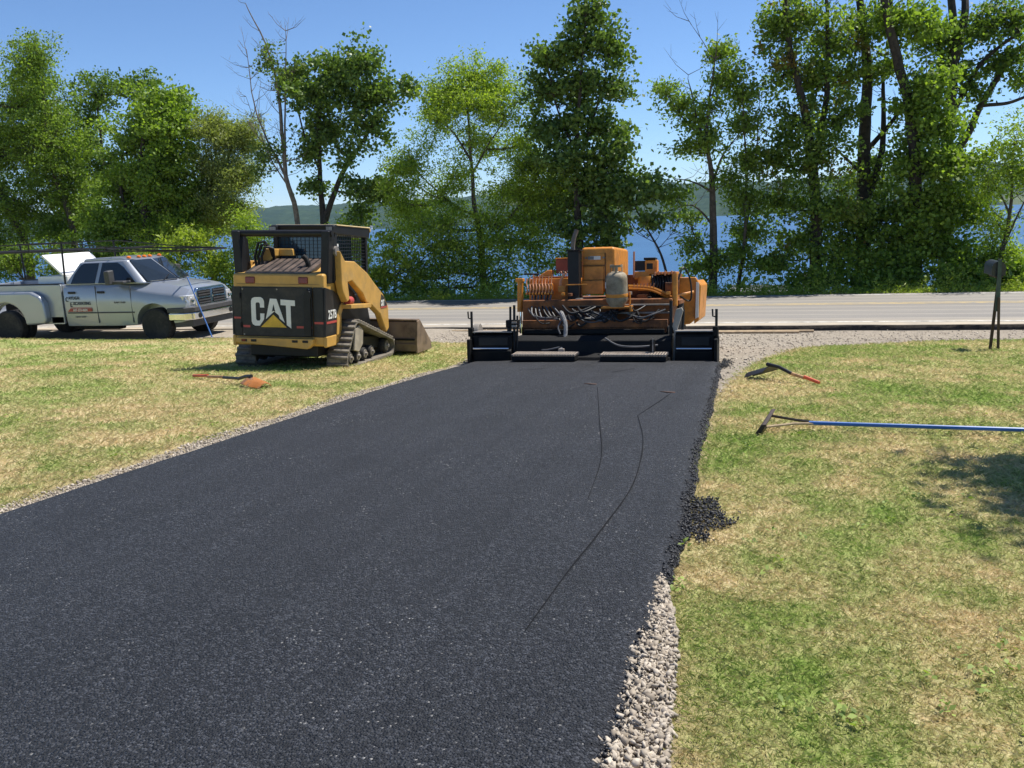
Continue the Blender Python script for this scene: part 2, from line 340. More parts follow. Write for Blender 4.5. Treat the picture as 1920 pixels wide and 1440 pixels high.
rf = mb.build('roof', m_sh, cot); MB().box(1.9, 2.3, -.2, .2, 3.6, 5.1).build('chimney', m_cw, rf)
# ---------------------------------------------------------------- foliage materials
def leaf_mat(name, c0, c1, trans=.48, gloss=.5, tint=None):
    m, t, b = new_mat(name); geo = N(t, 'NewGeometry')
    f = noise_fac(t, .9, 3, .6, .3, .7); c = mixc(t, geo.outputs['Random Per Island'], tuple(x*y for x, y in zip(c0, (1.1, 1.0, .9))), tuple(x*y for x, y in zip(c1, (2.15, 1.95, 1.6)))); c = mixc(t, f, c, mixc(t, .6, c, c1))
    if tint: c = mixc(t, noise_fac(t, .8, 4, .6, .56, .66), c, tint)
    lnk(t, c, b.inputs['Base Color']); b.inputs['Roughness'].default_value = gloss; b.inputs['Specular IOR Level'].default_value = .3
    tr = N(t, 'BsdfTranslucent'); cb = mixc(t, 1., c, (1.15, 1.25, .45), 'MULTIPLY'); lnk(t, cb, tr.inputs[0])
    mx = N(t, 'MixShader'); mx.inputs[0].default_value = trans; lnk(t, b.outputs[0], mx.inputs[1]); lnk(t, tr.outputs[0], mx.inputs[2])
    lnk(t, mx.outputs[0], t.nodes['Material Output'].inputs[0]); return m
LM = {'ash': leaf_mat('ash_leaf', (.068, .125, .024), (.155, .235, .045)), 'dark': leaf_mat('dark_leaf', (.045, .09, .022), (.11, .175, .04)),
      'maple': leaf_mat('maple_leaf', (.07, .135, .024), (.165, .25, .047)), 'willow': leaf_mat('willow_leaf', (.11, .15, .055), (.205, .25, .095)),
      'sumac': leaf_mat('sumac_leaf', (.12, .195, .028), (.245, .32, .055)), 'bare': leaf_mat('thin_leaf', (.045, .085, .022), (.11, .165, .045)),
      'poplar': leaf_mat('poplar_leaf', (.045, .095, .025), (.11, .175, .045), .38, .42), 'locust': leaf_mat('locust_leaf', (.11, .185, .026), (.22, .31, .052)),
      'seedmaple': leaf_mat('seeding_maple_leaf', (.06, .115, .024), (.14, .215, .045), tint=(.2, .125, .035))}
#        leaf length, width ratio, leaves per clump, clump sigma
LP = {'ash': (.125, .5, 46, .25), 'dark': (.125, .75, 44, .25), 'maple': (.125, .8, 50, .26), 'willow': (.13, .3, 76, .25), 'sumac': (.15, .42, 44, .22),
      'bare': (.11, .7, 26, .2), 'poplar': (.125, .95, 40, .23), 'locust': (.10, .45, 78, .26), 'seedmaple': (.115, .75, 48, .25)}
m_bark = pm('grey_brown_bark', (.085, .068, .052), .95, var=.4, scale=9, bmp=1.); m_barkd = pm('dark_bark', (.045, .036, .03), .95, var=.4, scale=9, bmp=1.)
m_barkp = pm('pale_dead_bark', (.17, .14, .115), .9, var=.35, scale=9, bmp=.8)
def leaves_np(C, L, ratio, sig_up=.5):
    n = len(C); nrm = rng.normal(size=(n, 3)); nrm[:, 2] += sig_up; nrm /= np.linalg.norm(nrm, axis=1)[:, None]
    a = rng.normal(size=(n, 3)); a[:, 2] -= .35; a -= nrm*(a*nrm).sum(1)[:, None]; a /= np.linalg.norm(a, axis=1)[:, None]; b = np.cross(nrm, a)
    l = (L*rng.uniform(.65, 1.3, n))[:, None]; wd = l*ratio*.5
    V = np.stack([C-a*l*.5, C+b*wd+nrm*l*.06-a*l*.08, C+a*l*.5, C-b*wd+nrm*l*.06-a*l*.08], 1).reshape(-1, 3)
    return V, np.arange(4*n).reshape(n, 4)
def make_tree(name, label, cat, kind, Y, trunks, blobs, group=None, dens=1.0):
    dens *= {'ash': 1.1, 'locust': .8, 'willow': 1.3, 'poplar': .82, 'seedmaple': .62, 'maple': .78, 'dark': .85}.get(kind, 1.)*(.5 if cat == 'bush' and blobs[0][0] < 2 and blobs[0][0] > -17 else .85 if cat == 'bush' else 1.4 if blobs[0][0] < -17 else 1.)
    bx, bz = trunks[0][0][0]; base = Vector((bx, Y, g(bx, Y)))
    root = empty(name, base, label=label, cat=cat, group=group)
    mb = MB(); paths = []
    for ti, (pts, r0, r1) in enumerate(trunks):
        P = [Vector((x, Y, z)) for x, z in pts]
        if ti == 0 or pts[0][1] < -1: P[0] = Vector((P[0].x, Y, g(P[0].x, Y)-.15))
        else: P[0].y = paths[0][0].y
        for i in range(1, len(P)): P[i].y += (random.random()-.5)*.5*min(1, i/2) + (.35*(i/len(P)) if ti % 2 else -.2*(i/len(P)))
        if ti and pts[0][1] >= -1:
            q = min((p for pp in paths for p in pp), key=lambda p: (p-P[0]).length); P[0] = q.copy()
        # subdivide w/ wobble
        Q = []
        for i in range(len(P)-1):
            for k in range(5):
                s = k/5; p0, p1, p2, p3 = P[max(i-1, 0)], P[i], P[i+1], P[min(i+2, len(P)-1)]
                q = .5*((2*p1)+(p2-p0)*s+(2*p0-5*p1+4*p2-p3)*s*s+(3*p1-p0-3*p2+p3)*s**3); Q.append(q + noise.noise_vector(q*1.3)*.05)
        Q.append(P[-1]); Q[0] = P[0]; paths.append(Q)
        mb.tube([q-base for q in Q], r0, 8, r1)
    ntw = {'bare': 80}.get(kind, 26 if cat == 'tree' else 0)      # bare twigs and broken side limbs
    for _ in range(ntw):
        pp = random.choice(paths); i = random.randrange(int(len(pp)*.35), len(pp)); q = pp[i]; d = Vector((random.gauss(0, 1), random.gauss(0, .7), random.uniform(.1, 1.2))).normalized(); L = random.uniform(.35, 1.25)
        e1 = q+d*L*.5+Vector((0, 0, -.04)); e2 = q+d*L+Vector((0, 0, .12*L)); mb.tube([q-base, e1-base, e2-base], .013, 4, .003, cap=False)
        for s_ in (.45, .7):
            f_ = q.lerp(e2, s_); d2 = (d+Vector((random.gauss(0, .6), random.gauss(0, .6), random.gauss(.2, .4)))).normalized(); mb.tube([f_-base, f_+d2*L*.35-base], .006, 3, .002, cap=False)
    allp = [(q, i/len(pp)) for pp in paths for i, q in enumerate(pp)]
    tips = []
    lf = LP[kind]; cl = []
    for bi, (x, z, rx, rz, d) in enumerate(blobs):
        if kind == 'locust': rx *= 1.35; rz *= 1.35
        c = Vector((x, Y + (random.random()-.5)*rx*1.3, z)); ry = (rx+rz)*.5
        q = min(allp, key=lambda a_: (a_[0]-c).length + (1.2*max(0, a_[0].z-c.z+.15)) + (2 if a_[1] < .15 and cat == 'tree' else 0))[0]
        m1 = q.lerp(c, .5) + Vector((0, 0, -.08*(c-q).length)) + noise.noise_vector(c)*.15
        rl = max(.012, min(.05, .022*(rx+.4)))
        lim = [q, q.lerp(m1, .5)+noise.noise_vector(q*2)*.06, m1, m1.lerp(c, .6)+noise.noise_vector(c*2)*.08, c]; mb.tube([p-base for p in lim], rl*1.4, 5, rl*.5, cap=False)
        nc = max(7, int(40*d*dens*(rx*rz)**.75*(1.0+.35/(rx+.3))))
        for k in range(nc):
            v = rng.normal(size=3); v /= np.linalg.norm(v); rr = random.random()**.5*random.choice((1., 1.1, 1.32))
            p = c + Vector((v[0]*rx*rr, v[1]*ry*rr, v[2]*rz*rr)); s = lim[random.choice((2, 3, 4, 4))]
            if p.z < g(p.x, p.y)+.15: continue
            md = s.lerp(p, .55) + Vector((0, 0, -.05)); mb.tube([s-base, md-base, p-base], .012, 3, .004, cap=False)
            cl.append((p, (p-s).normalized()))
    V = []
    for p, dr in cl:
        s = lf[3]*random.uniform(.5, 1.3)*.92; n = int(lf[2]*1.45*random.uniform(.7, 1.3)*(s/lf[3]/.75))
        o = np.clip(rng.normal(size=(n, 3)), -1.7, 1.7)*np.array([s, s, s*.55]); tt_ = rng.uniform(-.9, .6, n)[:, None]; V.append(np.array(p-base)+o+np.array(dr)*tt_*s*1.5)
    V, F = leaves_np(np.concatenate(V), lf[0], lf[1])
    np_mesh('crown', V, F, LM[kind], root)
    mb.build('trunk', {'bare': m_barkp, 'locust': m_bark, 'willow': m_bark, 'ash': m_bark}.get(kind, m_barkd), root, smooth=True)
    return root
TREES = [
 ('A','ash',31,
  [([(-30.26,-2.26),(-29.88,0.69),(-30.49,2.71),(-30.99,4.48),(-29.98,6.98)],0.2,0.05),([(-27.78,-2.28),(-27.61,0.41),(-27.73,2.16),(-28.23,4.75),(-28.22,7.88)],0.17,0.04)],
  [(-29.48,6.73,1.64,1.53,1),(-28.05,8.07,1.07,1.07,0.8),(-30.91,4.91,2.0,1.78,1),(-28.45,4.98,1.75,1.64,1),(-27.95,3.25,1.43,1.32,0.9),(-30.22,2.7,1.79,1.34,0.9),(-28.24,1.52,1.11,1.0,0.8),(-31.33,1.18,1.37,0.91,0.9)]),
 ('B','dark',34,
  [([(-29.28,-2.64),(-28.87,0.99),(-28.19,4.46),(-27.91,7.16)],0.14,0.03)],
  [(-27.9,7.27,1.16,1.04,0.6),(-26.37,7.37,0.8,0.8,0.6),(-29.17,5.43,0.95,1.42,0.7),(-28.3,3.78,1.18,1.66,0.8),(-29.4,2.19,1.2,1.2,0.8)]),
 ('C','maple',30,
  [([(-23.43,-2.18),(-23.11,0.96),(-23.01,3.4),(-22.33,5.73)],0.22,0.04),([(-23.12,0.55),(-24.13,2.44),(-24.23,4.27)],0.1,0.03)],
  [(-22.3,5.92,1.11,1.01,1),(-23.42,4.82,1.23,1.23,1),(-21.47,5.09,0.91,1.21,1),(-22.27,3.56,1.33,1.23,1.1),(-24.17,3.05,1.25,1.25,1.1),(-21.69,2.53,1.23,1.02,1.1),(-23.51,1.59,1.67,1.04,1.2),(-25.31,1.24,1.27,1.06,1.1),(-21.82,1.53,1.03,0.82,1)]),
 ('D','willow',30.5,
  [([(-20.48,-2.27),(-20.89,1.28),(-21.03,2.1),(-19.97,3.06),(-19.21,4.59)],0.13,0.03),([(-20.97,2.0),(-20.29,3.28),(-20.24,4.66)],0.07,0.02)],
  [(-19.98,4.93,0.81,0.71,0.9),(-19.0,4.48,0.76,0.8,0.9),(-18.91,3.21,0.65,0.81,0.8),(-20.27,3.47,0.92,0.92,0.8),(-19.73,2.15,0.92,0.72,0.9),(-20.84,1.69,1.04,0.62,0.9)]),
 ('E','sumac',28.3,
  [([(-21.05,-1.99),(-20.95,-0.41),(-20.99,0.57)],0.06,0.03),([(-19.56,-2.0),(-19.31,-0.83)],0.05,0.03)],
  [(-21.09,1.16,1.17,0.49,1.2),(-19.89,0.83,0.87,0.54,1.2),(-19.22,-0.05,0.74,0.68,1.1),(-20.76,0.18,1.18,0.59,0.9),(-18.65,-0.94,0.58,0.78,1.0)]),
 ('F','bare',28.8,
  [([(-16.21,-2.29),(-15.98,1.34),(-16.05,3.01),(-16.28,5.56),(-16.47,7.16),(-17.02,8.78)],0.12,0.012),([(-16.06,2.92),(-16.87,4.34),(-17.36,5.64),(-17.54,7.43)],0.05,0.008),([(-16.1,3.56),(-15.93,5.71),(-15.64,7.78)],0.045,0.008),([(-15.98,2.64),(-16.92,3.79),(-17.6,5.83)],0.035,0.006)],
  [(-16.49,6.9,0.44,0.55,0.6),(-15.7,6.57,0.51,0.46,0.5),(-16.25,6.27,0.41,0.33,0.4),(-16.4,3.76,0.68,0.6,0.55),(-16.98,3.25,0.42,0.38,0.4),(-15.36,3.71,0.41,0.48,0.4)]),
 ('G','poplar',29.2,
  [([(-15.34,-2.34),(-15.14,1.12),(-15.14,2.79),(-14.85,4.78),(-14.26,6.86)],0.16,0.02),([(-15.08,1.11),(-14.47,2.76),(-13.77,3.82),(-12.93,4.74),(-11.59,5.7)],0.12,0.015),([(-15.02,3.34),(-15.59,4.65),(-15.66,6.09)],0.05,0.012)],
  [(-14.29,6.51,0.83,0.64,1),(-13.19,6.51,0.82,0.73,1),(-14.87,5.68,0.93,0.74,1),(-13.58,5.41,1.1,0.73,1),(-15.66,6.09,0.56,0.74,0.7),(-12.57,5.6,0.64,0.64,0.8),(-11.45,5.72,0.31,0.32,0.8),(-14.56,4.58,0.84,0.74,0.8),(-12.95,4.48,0.73,0.73,0.8),(-15.44,4.0,0.66,0.66,0.6),(-13.93,3.64,0.47,0.47,0.5),(-13.31,2.43,0.71,0.52,0.9),(-12.62,2.22,0.65,0.56,0.8),(-13.79,1.63,0.56,0.47,0.6),(-15.35,2.71,0.57,0.57,0.5)]),
 ('H','locust',28.6,
  [([(-9.03,-1.67),(-9.07,0.04),(-9.21,1.45),(-9.23,3.18),(-9.22,5.53)],0.15,0.02),([(-9.19,1.45),(-9.8,1.65),(-10.89,2.49),(-11.6,3.31)],0.05,0.012),([(-9.03,0.21),(-8.15,1.06),(-7.2,2.22),(-6.81,3.04)],0.06,0.012),([(-9.2,3.01),(-9.85,4.07),(-10.56,4.62)],0.045,0.012),([(-9.23,2.84),(-8.58,3.65),(-7.92,4.44)],0.045,0.012)],
  [(-9.11,5.85,0.72,0.48,0.9),(-8.41,5.39,0.65,0.55,0.9),(-9.87,5.33,0.7,0.56,0.9),(-9.16,4.94,0.87,0.49,0.9),(-8.09,4.54,0.65,0.59,0.9),(-10.66,4.54,0.67,0.6,0.8),(-11.22,3.29,0.64,0.46,0.8),(-11.82,2.97,0.5,0.47,0.7),(-7.77,3.6,0.69,0.45,0.8),(-7.17,2.9,0.66,0.48,0.9),(-6.49,2.27,0.62,0.45,1),(-6.87,1.36,0.83,0.49,1.1),(-7.93,2.09,0.79,0.52,0.8),(-9.93,2.7,0.71,0.43,0.5),(-11.7,1.82,0.72,0.45,0.8),(-10.11,1.13,0.86,0.54,0.8),(-8.52,1.08,0.8,0.53,0.8),(-11.16,1.17,0.63,0.45,0.7),(-7.63,0.52,0.79,0.44,0.8),(-9.31,3.86,0.87,0.61,0.6),(-7.21,1.88,0.87,0.61,0.9),(-9.51,0.05,0.99,0.63,0.8),(-10.53,2.03,0.81,0.54,0.7)]),
 ('I','poplar',28.2,
  [([(-5.77,-1.92),(-5.68,0.14),(-5.67,2.47),(-5.51,4.57),(-5.15,7.5)],0.17,0.02),([(-5.61,2.47),(-5.15,4.06),(-4.62,5.6)],0.06,0.012),([(-5.62,2.96),(-6.16,4.29),(-6.45,5.91)],0.05,0.012)],
  [(-5.16,7.11,0.58,0.62,1.1),(-5.59,6.3,0.59,0.59,1.1),(-4.6,6.22,0.58,0.65,1.1),(-6.44,6.06,0.46,0.5,1),(-6.64,5.21,0.63,0.57,1),(-5.54,5.2,0.79,0.66,1.2),(-4.54,5.05,0.52,0.52,0.8),(-6.16,4.13,0.97,0.67,1.2),(-4.98,3.97,0.79,0.7,1.1),(-4.33,3.13,0.4,0.56,0.9),(-5.94,2.98,1.01,0.67,1.2),(-4.93,2.52,0.87,0.64,1.1),(-4.36,1.84,0.53,0.43,0.9),(-5.63,1.73,0.98,0.64,1.2),(-4.8,0.95,0.81,0.54,1),(-5.75,0.65,0.77,0.55,1),(-4.56,0.19,0.51,0.34,0.8)]),
 ('J','poplar',27.8,
  [([(-2.66,-1.74),(-2.93,-0.25),(-3.41,0.74),(-3.81,1.49)],0.05,0.015),([(-3.09,0.08),(-2.64,0.64),(-2.43,1.11)],0.012,0.004),([(-3.25,0.41),(-3.66,0.59),(-3.98,0.76)],0.012,0.004)],
  [(-3.63,2.12,0.59,0.39,0.9),(-3.07,1.85,0.46,0.29,0.6),(-3.97,1.49,0.39,0.36,0.7),(-3.24,1.14,0.33,0.33,0.6),(-4.29,1.91,0.43,0.39,0.8)]),
 ('K','ash',28.0,
  [([(-1.49,-1.94),(-1.46,0.35),(-1.49,2.1),(-1.65,3.51),(-1.35,5.91)],0.15,0.015),([(-1.49,1.94),(-1.26,2.71),(-0.72,3.45)],0.05,0.012),([(-1.51,1.71),(-1.89,2.04),(-2.6,2.23)],0.045,0.01),([(-1.48,0.83),(-2.05,1.41),(-2.85,1.29)],0.04,0.01),([(-1.49,-0.78),(-1.76,0.04),(-2.05,0.69)],0.06,0.012),([(-1.6,3.2),(-2.2,3.85),(-2.9,4.82)],0.04,0.008),([(-1.64,3.35),(-2.04,4.46),(-2.19,5.23)],0.04,0.006),([(-1.42,5.32),(-1.88,6.25),(-2.19,6.8)],0.015,0.003)],
  [(-2.9,4.9,0.45,0.26,0.8),(-2.43,4.41,0.45,0.29,0.8),(-2.04,3.92,0.42,0.35,0.8),(-1.73,3.13,0.54,0.45,0.9),(-2.28,3.08,0.35,0.29,0.5),(-1.24,5.82,0.34,0.44,0.8),(-1.11,4.99,0.35,0.53,0.8),(-1.5,4.26,0.38,0.35,0.6),(-2.21,1.02,0.42,0.26,0.6),(-2.13,0.21,0.43,0.36,0.7),(-1.81,-0.45,0.43,0.36,0.7),(-1.17,-0.14,0.39,0.42,0.6),(-2.53,1.67,0.36,0.23,0.5),(-1.1,2.08,0.35,0.48,0.6)]),
 ('L','ash',28.4,
  [([(-0.73,-1.99),(-0.63,-0.51),(-0.52,0.63),(-0.53,2.69),(-0.63,4.7)],0.075,0.012),([(-0.55,0.31),(-0.36,1.42),(-0.19,3.45),(-0.09,4.81)],0.03,0.006)],
  [(-0.63,4.63,0.29,0.57,0.9),(-0.5,3.7,0.35,0.54,0.9),(-0.57,2.69,0.39,0.55,0.9),(-0.49,1.66,0.42,0.52,0.9),(-0.4,0.62,0.49,0.49,0.9),(-0.71,-0.01,0.39,0.39,0.8),(0.16,-0.44,0.65,0.26,0.9)]),
 ('M','seedmaple',28.6,
  [([(1.56,-2.2),(1.55,0.23),(1.43,2.28),(1.14,4.14),(0.69,5.83),(0.51,7.46)],0.2,0.06),([(1.46,2.12),(1.73,4.1),(1.75,6.17),(1.68,7.48)],0.11,0.04)],
  [(0.23,6.31,0.7,0.78,1),(0.97,6.68,0.78,0.78,1),(0.55,5.09,0.71,0.71,0.9),(1.78,6.17,0.77,0.93,1),(1.45,4.87,0.86,0.86,1),(0.72,3.71,0.71,0.79,1),(2.07,3.77,0.86,0.78,1.1),(0.28,2.65,0.72,0.72,1.1),(1.35,2.6,0.95,0.8,1.1),(0.45,1.39,0.81,0.65,1.1),(1.68,1.18,0.96,0.72,1.1),(1.09,0.25,0.97,0.65,1.1),(2.02,-0.26,0.97,0.64,1),(0.4,-0.38,0.57,0.41,0.9)]),
 ('N','seedmaple',30,
  [([(3.1,-2.39),(3.0,0.46),(2.99,3.2),(2.96,5.39),(2.67,7.54)],0.26,0.1),([(3.34,0.94),(3.5,2.86),(3.5,4.88)],0.13,0.05),([(3.02,2.08),(2.51,2.59),(2.03,3.1)],0.06,0.02),([(3.05,2.56),(3.84,3.78),(4.82,5.09)],0.09,0.03)],
  [(2.71,6.33,0.8,0.96,0.9),(3.49,5.35,0.64,0.8,0.7),(2.44,5.12,0.65,0.81,0.8),(2.99,2.09,0.82,0.74,1),(2.73,0.63,1.0,0.84,1.1),(3.65,0.93,0.83,0.83,1.1),(3.23,-0.37,1.17,0.67,1.2)]),
 ('O','maple',29,
  [([(4.51,-2.28),(4.36,0.6),(4.22,2.76),(3.98,4.28),(3.41,6.09),(3.15,7.42)],0.21,0.1),([(4.17,3.06),(3.81,5.03),(3.47,7.24)],0.11,0.07)],
  [(3.75,6.49,0.69,0.61,0.8),(4.32,6.3,0.76,0.61,0.8),(4.28,3.96,0.7,0.78,0.9),(4.6,4.67,0.61,0.61,0.9),(4.94,3.47,0.77,0.77,1.1),(4.34,2.45,0.78,0.78,1.1),(5.21,2.25,0.85,0.78,1.1),(4.69,1.2,0.94,0.79,1.2),(5.55,1.01,0.78,0.7,1.1),(4.15,0.13,0.96,0.72,1.2),(5.18,-0.06,0.95,0.71,1.2),(3.58,-0.65,0.97,0.56,1.2),(5.64,-0.7,0.71,0.55,1.0)]),
 ('P','dark',31,
  [([(5.72,-2.54),(5.52,0.84),(5.46,4.07),(5.55,5.78),(5.32,7.63)],0.22,0.1),([(5.57,5.47),(5.8,6.68),(5.83,7.58)],0.14,0.09),([(5.45,3.6),(6.17,5.11),(7.28,6.09)],0.09,0.04),([(5.43,1.99),(5.98,3.09),(6.51,4.31),(7.44,5.69),(7.99,6.02)],0.13,0.05),([(6.52,4.08),(7.11,4.08),(7.67,4.23)],0.06,0.04)],
  [(5.24,6.12,0.65,0.73,0.7),(6.26,6.33,0.8,0.64,0.8),(6.97,6.41,0.8,0.64,0.9),(6.61,5.23,0.64,0.4,0.7),(7.18,5.34,0.56,0.4,0.6),(7.65,4.69,0.48,0.48,0.7),(6.06,4.5,0.57,0.41,0.5),(5.58,5.16,0.49,0.49,0.6)]),
 ('Q','locust',28,
  [([(6.47,-2.17),(6.51,-0.5),(6.62,0.39),(6.65,1.41),(6.63,2.42)],0.09,0.02),([(6.69,0.83),(6.28,1.65),(6.0,1.88)],0.03,0.01),([(6.57,0.09),(6.91,1.11),(7.2,1.67)],0.03,0.01)],
  [(6.61,2.78,0.47,0.41,0.6),(6.38,2.15,0.41,0.3,0.5),(6.99,1.97,0.41,0.59,0.6),(6.01,1.59,0.36,0.27,0.5),(6.41,0.54,0.36,0.3,0.6),(6.32,-0.27,0.39,0.45,0.9),(6.88,-0.66,0.53,0.53,0.9)]),
 ('b1','sumac',27.6,
  [([(-11.94,-1.97),(-11.8,-0.54)],0.04,0.02)],
  [(-11.85,0.61,0.64,0.5,0.8),(-10.25,0.56,0.52,0.38,0.6),(-11.22,0.15,0.74,0.62,1),(-12.2,-0.18,0.63,0.63,1),(-11.47,-0.72,0.8,0.53,1.1),(-12.64,-0.88,0.54,0.45,1)]),
 ('b2','ash',28.0,
  [([(-10.18,-2.04),(-9.99,-0.43)],0.04,0.02)],
  [(-10.06,-0.08,0.85,0.71,1),(-11.03,-0.41,0.72,0.63,1),(-10.5,-1.04,0.99,0.5,1.1),(-9.35,-0.8,0.71,0.53,0.9),(-8.43,-0.82,0.7,0.53,0.9),(-7.86,-0.31,0.52,0.52,0.7)]),
 ('b3','maple',27.7,
  [([(6.15,-2.13),(6.08,-0.92)],0.04,0.02)],
  [(5.67,-0.76,0.6,0.45,1),(6.49,-1.0,0.6,0.39,1),(5.13,-0.97,0.61,0.38,1),(6.95,-0.79,0.52,0.52,1)]),
 ('b4','maple',27.7,
  [([(3.33,-2.1),(3.29,-1.01)],0.04,0.02)],
  [(1.98,-0.91,0.71,0.44,1.2),(3.0,-0.93,0.78,0.43,1.2),(4.01,-0.95,0.77,0.43,1.2),(1.08,-0.89,0.55,0.4,1)]),
 ('b5','ash',29.0,
  [([(-28.39,-2.45),(-27.96,-0.74)],0.04,0.02)],
  [(-28.94,0.34,1.28,0.85,1.1),(-26.66,0.08,1.26,0.94,1.1),(-24.41,0.02,1.24,0.93,1.1),(-22.72,-0.02,1.02,0.81,1.1)]),
 ('b6','locust',28.4,
  [([(-17.78,-2.42),(-17.61,-0.87)],0.04,0.02)],
  [(-17.92,1.24,0.48,0.57,0.7),(-17.49,0.28,0.67,0.67,0.8),(-16.65,0.07,0.57,0.57,0.8),(-14.12,0.37,0.65,0.74,0.8),(-13.31,0.35,0.46,0.65,0.8),(-14.95,0.21,0.56,0.56,0.8)]),
 ('b7','ash',28.2,
  [([(-7.09,-2.26),(-7.04,-0.86)],0.05,0.02)],
  [(-7.02,-0.34,0.61,0.43,0.8),(-7.17,0.35,0.43,0.35,0.6),(-5.08,-0.22,0.6,0.34,0.8),(-6.12,-0.02,0.52,0.43,0.8)]),
]

TL = {'A': ('ash_tree', 'broad light green tree with two leaning trunks behind the pickup bed'), 'B': ('dark_tree', 'thin dark topped tree between the twin trunk ash and the dense maple'),
 'C': ('maple_tree', 'tall dense full green tree behind the pickup cab'), 'D': ('willow_tree', 'soft grey green narrow leaved tree right of the dense maple'),
 'F': ('half_dead_tree', 'half dead tree with bare pale branches above the track loader'), 'G': ('cottonwood_tree', 'forked cottonwood with round glossy leaves rising behind the loader cab'),
 'H': ('locust_tree', 'airy yellow green locust standing left of the orange paver'), 'I': ('poplar_tree', 'tall dark columnar poplar behind the paver exhaust'),
 'J': ('leaning_sapling', 'thin sapling leaning left behind the paver control box'), 'K': ('snag_tree', 'dark straight trunk with broken bare limbs right of the paver'),
 'L': ('slender_tree', 'slender thin trunked tree next to the broken limbed snag'), 'M': ('seeding_maple', 'two stemmed maple with rusty seed clusters by the cottage view'),
 'N': ('thick_tree', 'thickest dark trunk in the dense roadside grove'), 'O': ('maple_tree', 'bright leafed maple with leaning upper trunks in the grove'),
 'P': ('spreading_tree', 'dark tree with long limbs reaching right over the mailbox'), 'Q': ('small_locust', 'small crooked ivy clad tree behind the mailbox')}
BL = {'E': ('sumac_bush', 'bright yellow green sumac bush behind the pickup hood'), 'b1': ('leafy_bush', 'light green bush behind the loader bucket'), 'b2': ('dark_bush', 'dark low bush at the foot of the locust'),
 'b3': ('leafy_bush', 'fresh green bush right behind the mailbox'), 'b4': ('leafy_bush', 'deep shaded undergrowth bush below the roadside grove'), 'b5': ('dark_bush', 'shaded bush behind the pickup bed rack'),
 'b6': ('leafy_bush', 'loose feathery bush behind the loader cab'), 'b7': ('dark_bush', 'dark bush behind the paver valve levers')}
for (k, kind, Y, tr, bl) in TREES:
    if k in TL: make_tree(TL[k][0], TL[k][1], 'tree', kind, Y, tr, bl, 'trees along the lake side of the road')
    else: make_tree(BL[k][0], BL[k][1], 'bush', kind, Y, tr, bl, 'bushes along the lake side of the road')
# tree standing on the lawn to the right, whose shade falls on the grass
make_tree('yard_tree', 'yard maple on right lawn beside the shaded grass', 'tree', 'maple', 7.0, [([(5.6, -.3), (5.5, 2.5), (5.3, 5), (5.3, 7)], .2, .05)],
          [(4.6, 4.2, .8, .6, 3), (4.1, 4.9, .6, .4, 3), (6.3, 4.8, 1.3, 1., 1.3), (5.6, 6.0, 1.2, 1., 1.4), (3.6, 4.3, .5, .22, 3.), (6.2, 6.8, 1.1, .9, 1.3), (5.0, 5.4, .7, .6, 1.2), (5.2, 7.6, .7, .5, 1.2)])

# ---------------------------------------------------------------- grass, weeds, stones (nobody could count these)
m_grass, t, b = new_mat('grass_blades')
c = lawn_color(t, True); lnk(t, c, b.inputs['Base Color']); b.inputs['Roughness'].default_value = .6; b.inputs['Specular IOR Level'].default_value = .25
tr_ = N(t, 'BsdfTranslucent'); lnk(t, c, tr_.inputs[0]); mx = N(t, 'MixShader'); mx.inputs[0].default_value = .5
lnk(t, b.outputs[0], mx.inputs[1]); lnk(t, tr_.outputs[0], mx.inputs[2]); lnk(t, mx.outputs[0], t.nodes['Material Output'].inputs[0])
Rm = np.array([rt, up, fw]); Cc = np.array([0, 0, 1.4])
def in_view(P, mg=1.08):
    q = (P-Cc) @ Rm.T; return (q[:, 2] > .3) & (np.abs(q[:, 0]) < q[:, 2]*.5783*mg+.15) & (np.abs(q[:, 1]) < q[:, 2]*.4337*mg+.15)
def scatter(x0, x1, y0, y1, k, dmin, cap):
    """points with density ~ k/d^2 (per m2), capped"""
    n = int((x1-x0)*(y1-y0)*cap); x = rng.uniform(x0, x1, n); y = rng.uniform(y0, y1, n)
    d2 = x*x+y*y+1.5; keep = rng.uniform(size=n) < np.minimum(1, (k/d2)/cap)
    x, y = x[keep], y[keep]; P = np.stack([x, y, G(x, y)], 1); P = P[in_view(P)]; return P
def lawn_pts(P, jit=.10):
    gr = gravelness(P[:, 0], P[:, 1]) + rng.normal(size=len(P))*jit*.6
    nn = np.array([noise.noise(Vector((p[0]*5.5, p[1]*5.5, 0))) for p in P[:, :2]]) if len(P) < 900000 else 0
    return P[gr + nn*.13 < -.02]
def blades(P, h0, w0, lean):
    n = len(P); d = np.linalg.norm(P-Cc, axis=1); sc = np.clip(d/5., .8, 3.2); h0 = h0*np.clip(d/6., .72, 1.)
    th = rng.uniform(0, 2*np.pi, n); h = h0*rng.uniform(.45, 1.35, n)*np.clip(sc**.35, 1, 1.5); wd = w0*sc*rng.uniform(.7, 1.4, n)
    side = np.stack([np.cos(th), np.sin(th), np.zeros(n)], 1); ld = rng.uniform(0, 2*np.pi, n); lm = lean*rng.uniform(.2, 1.5, n)
    ln = np.stack([np.cos(ld), np.sin(ld), np.zeros(n)], 1)*(h*lm)[:, None]; upv = np.stack([np.zeros(n), np.zeros(n), h*np.sqrt(np.clip(1-np.minimum(lm, .95)**2*.6, .2, 1))], 1)
    dk = None; b0 = P-side*wd[:, None]*.5-[0, 0, .004]; b1 = P+side*wd[:, None]*.5-[0, 0, .004]
    m0 = P+ln*.35+upv*.6-side*wd[:, None]*.36; m1 = P+ln*.35+upv*.6+side*wd[:, None]*.36; tp = P+ln+upv
    V = np.stack([b0, b1, m1, tp], 1).reshape(-1, 3); return V, np.arange(4*n).reshape(n, 4)
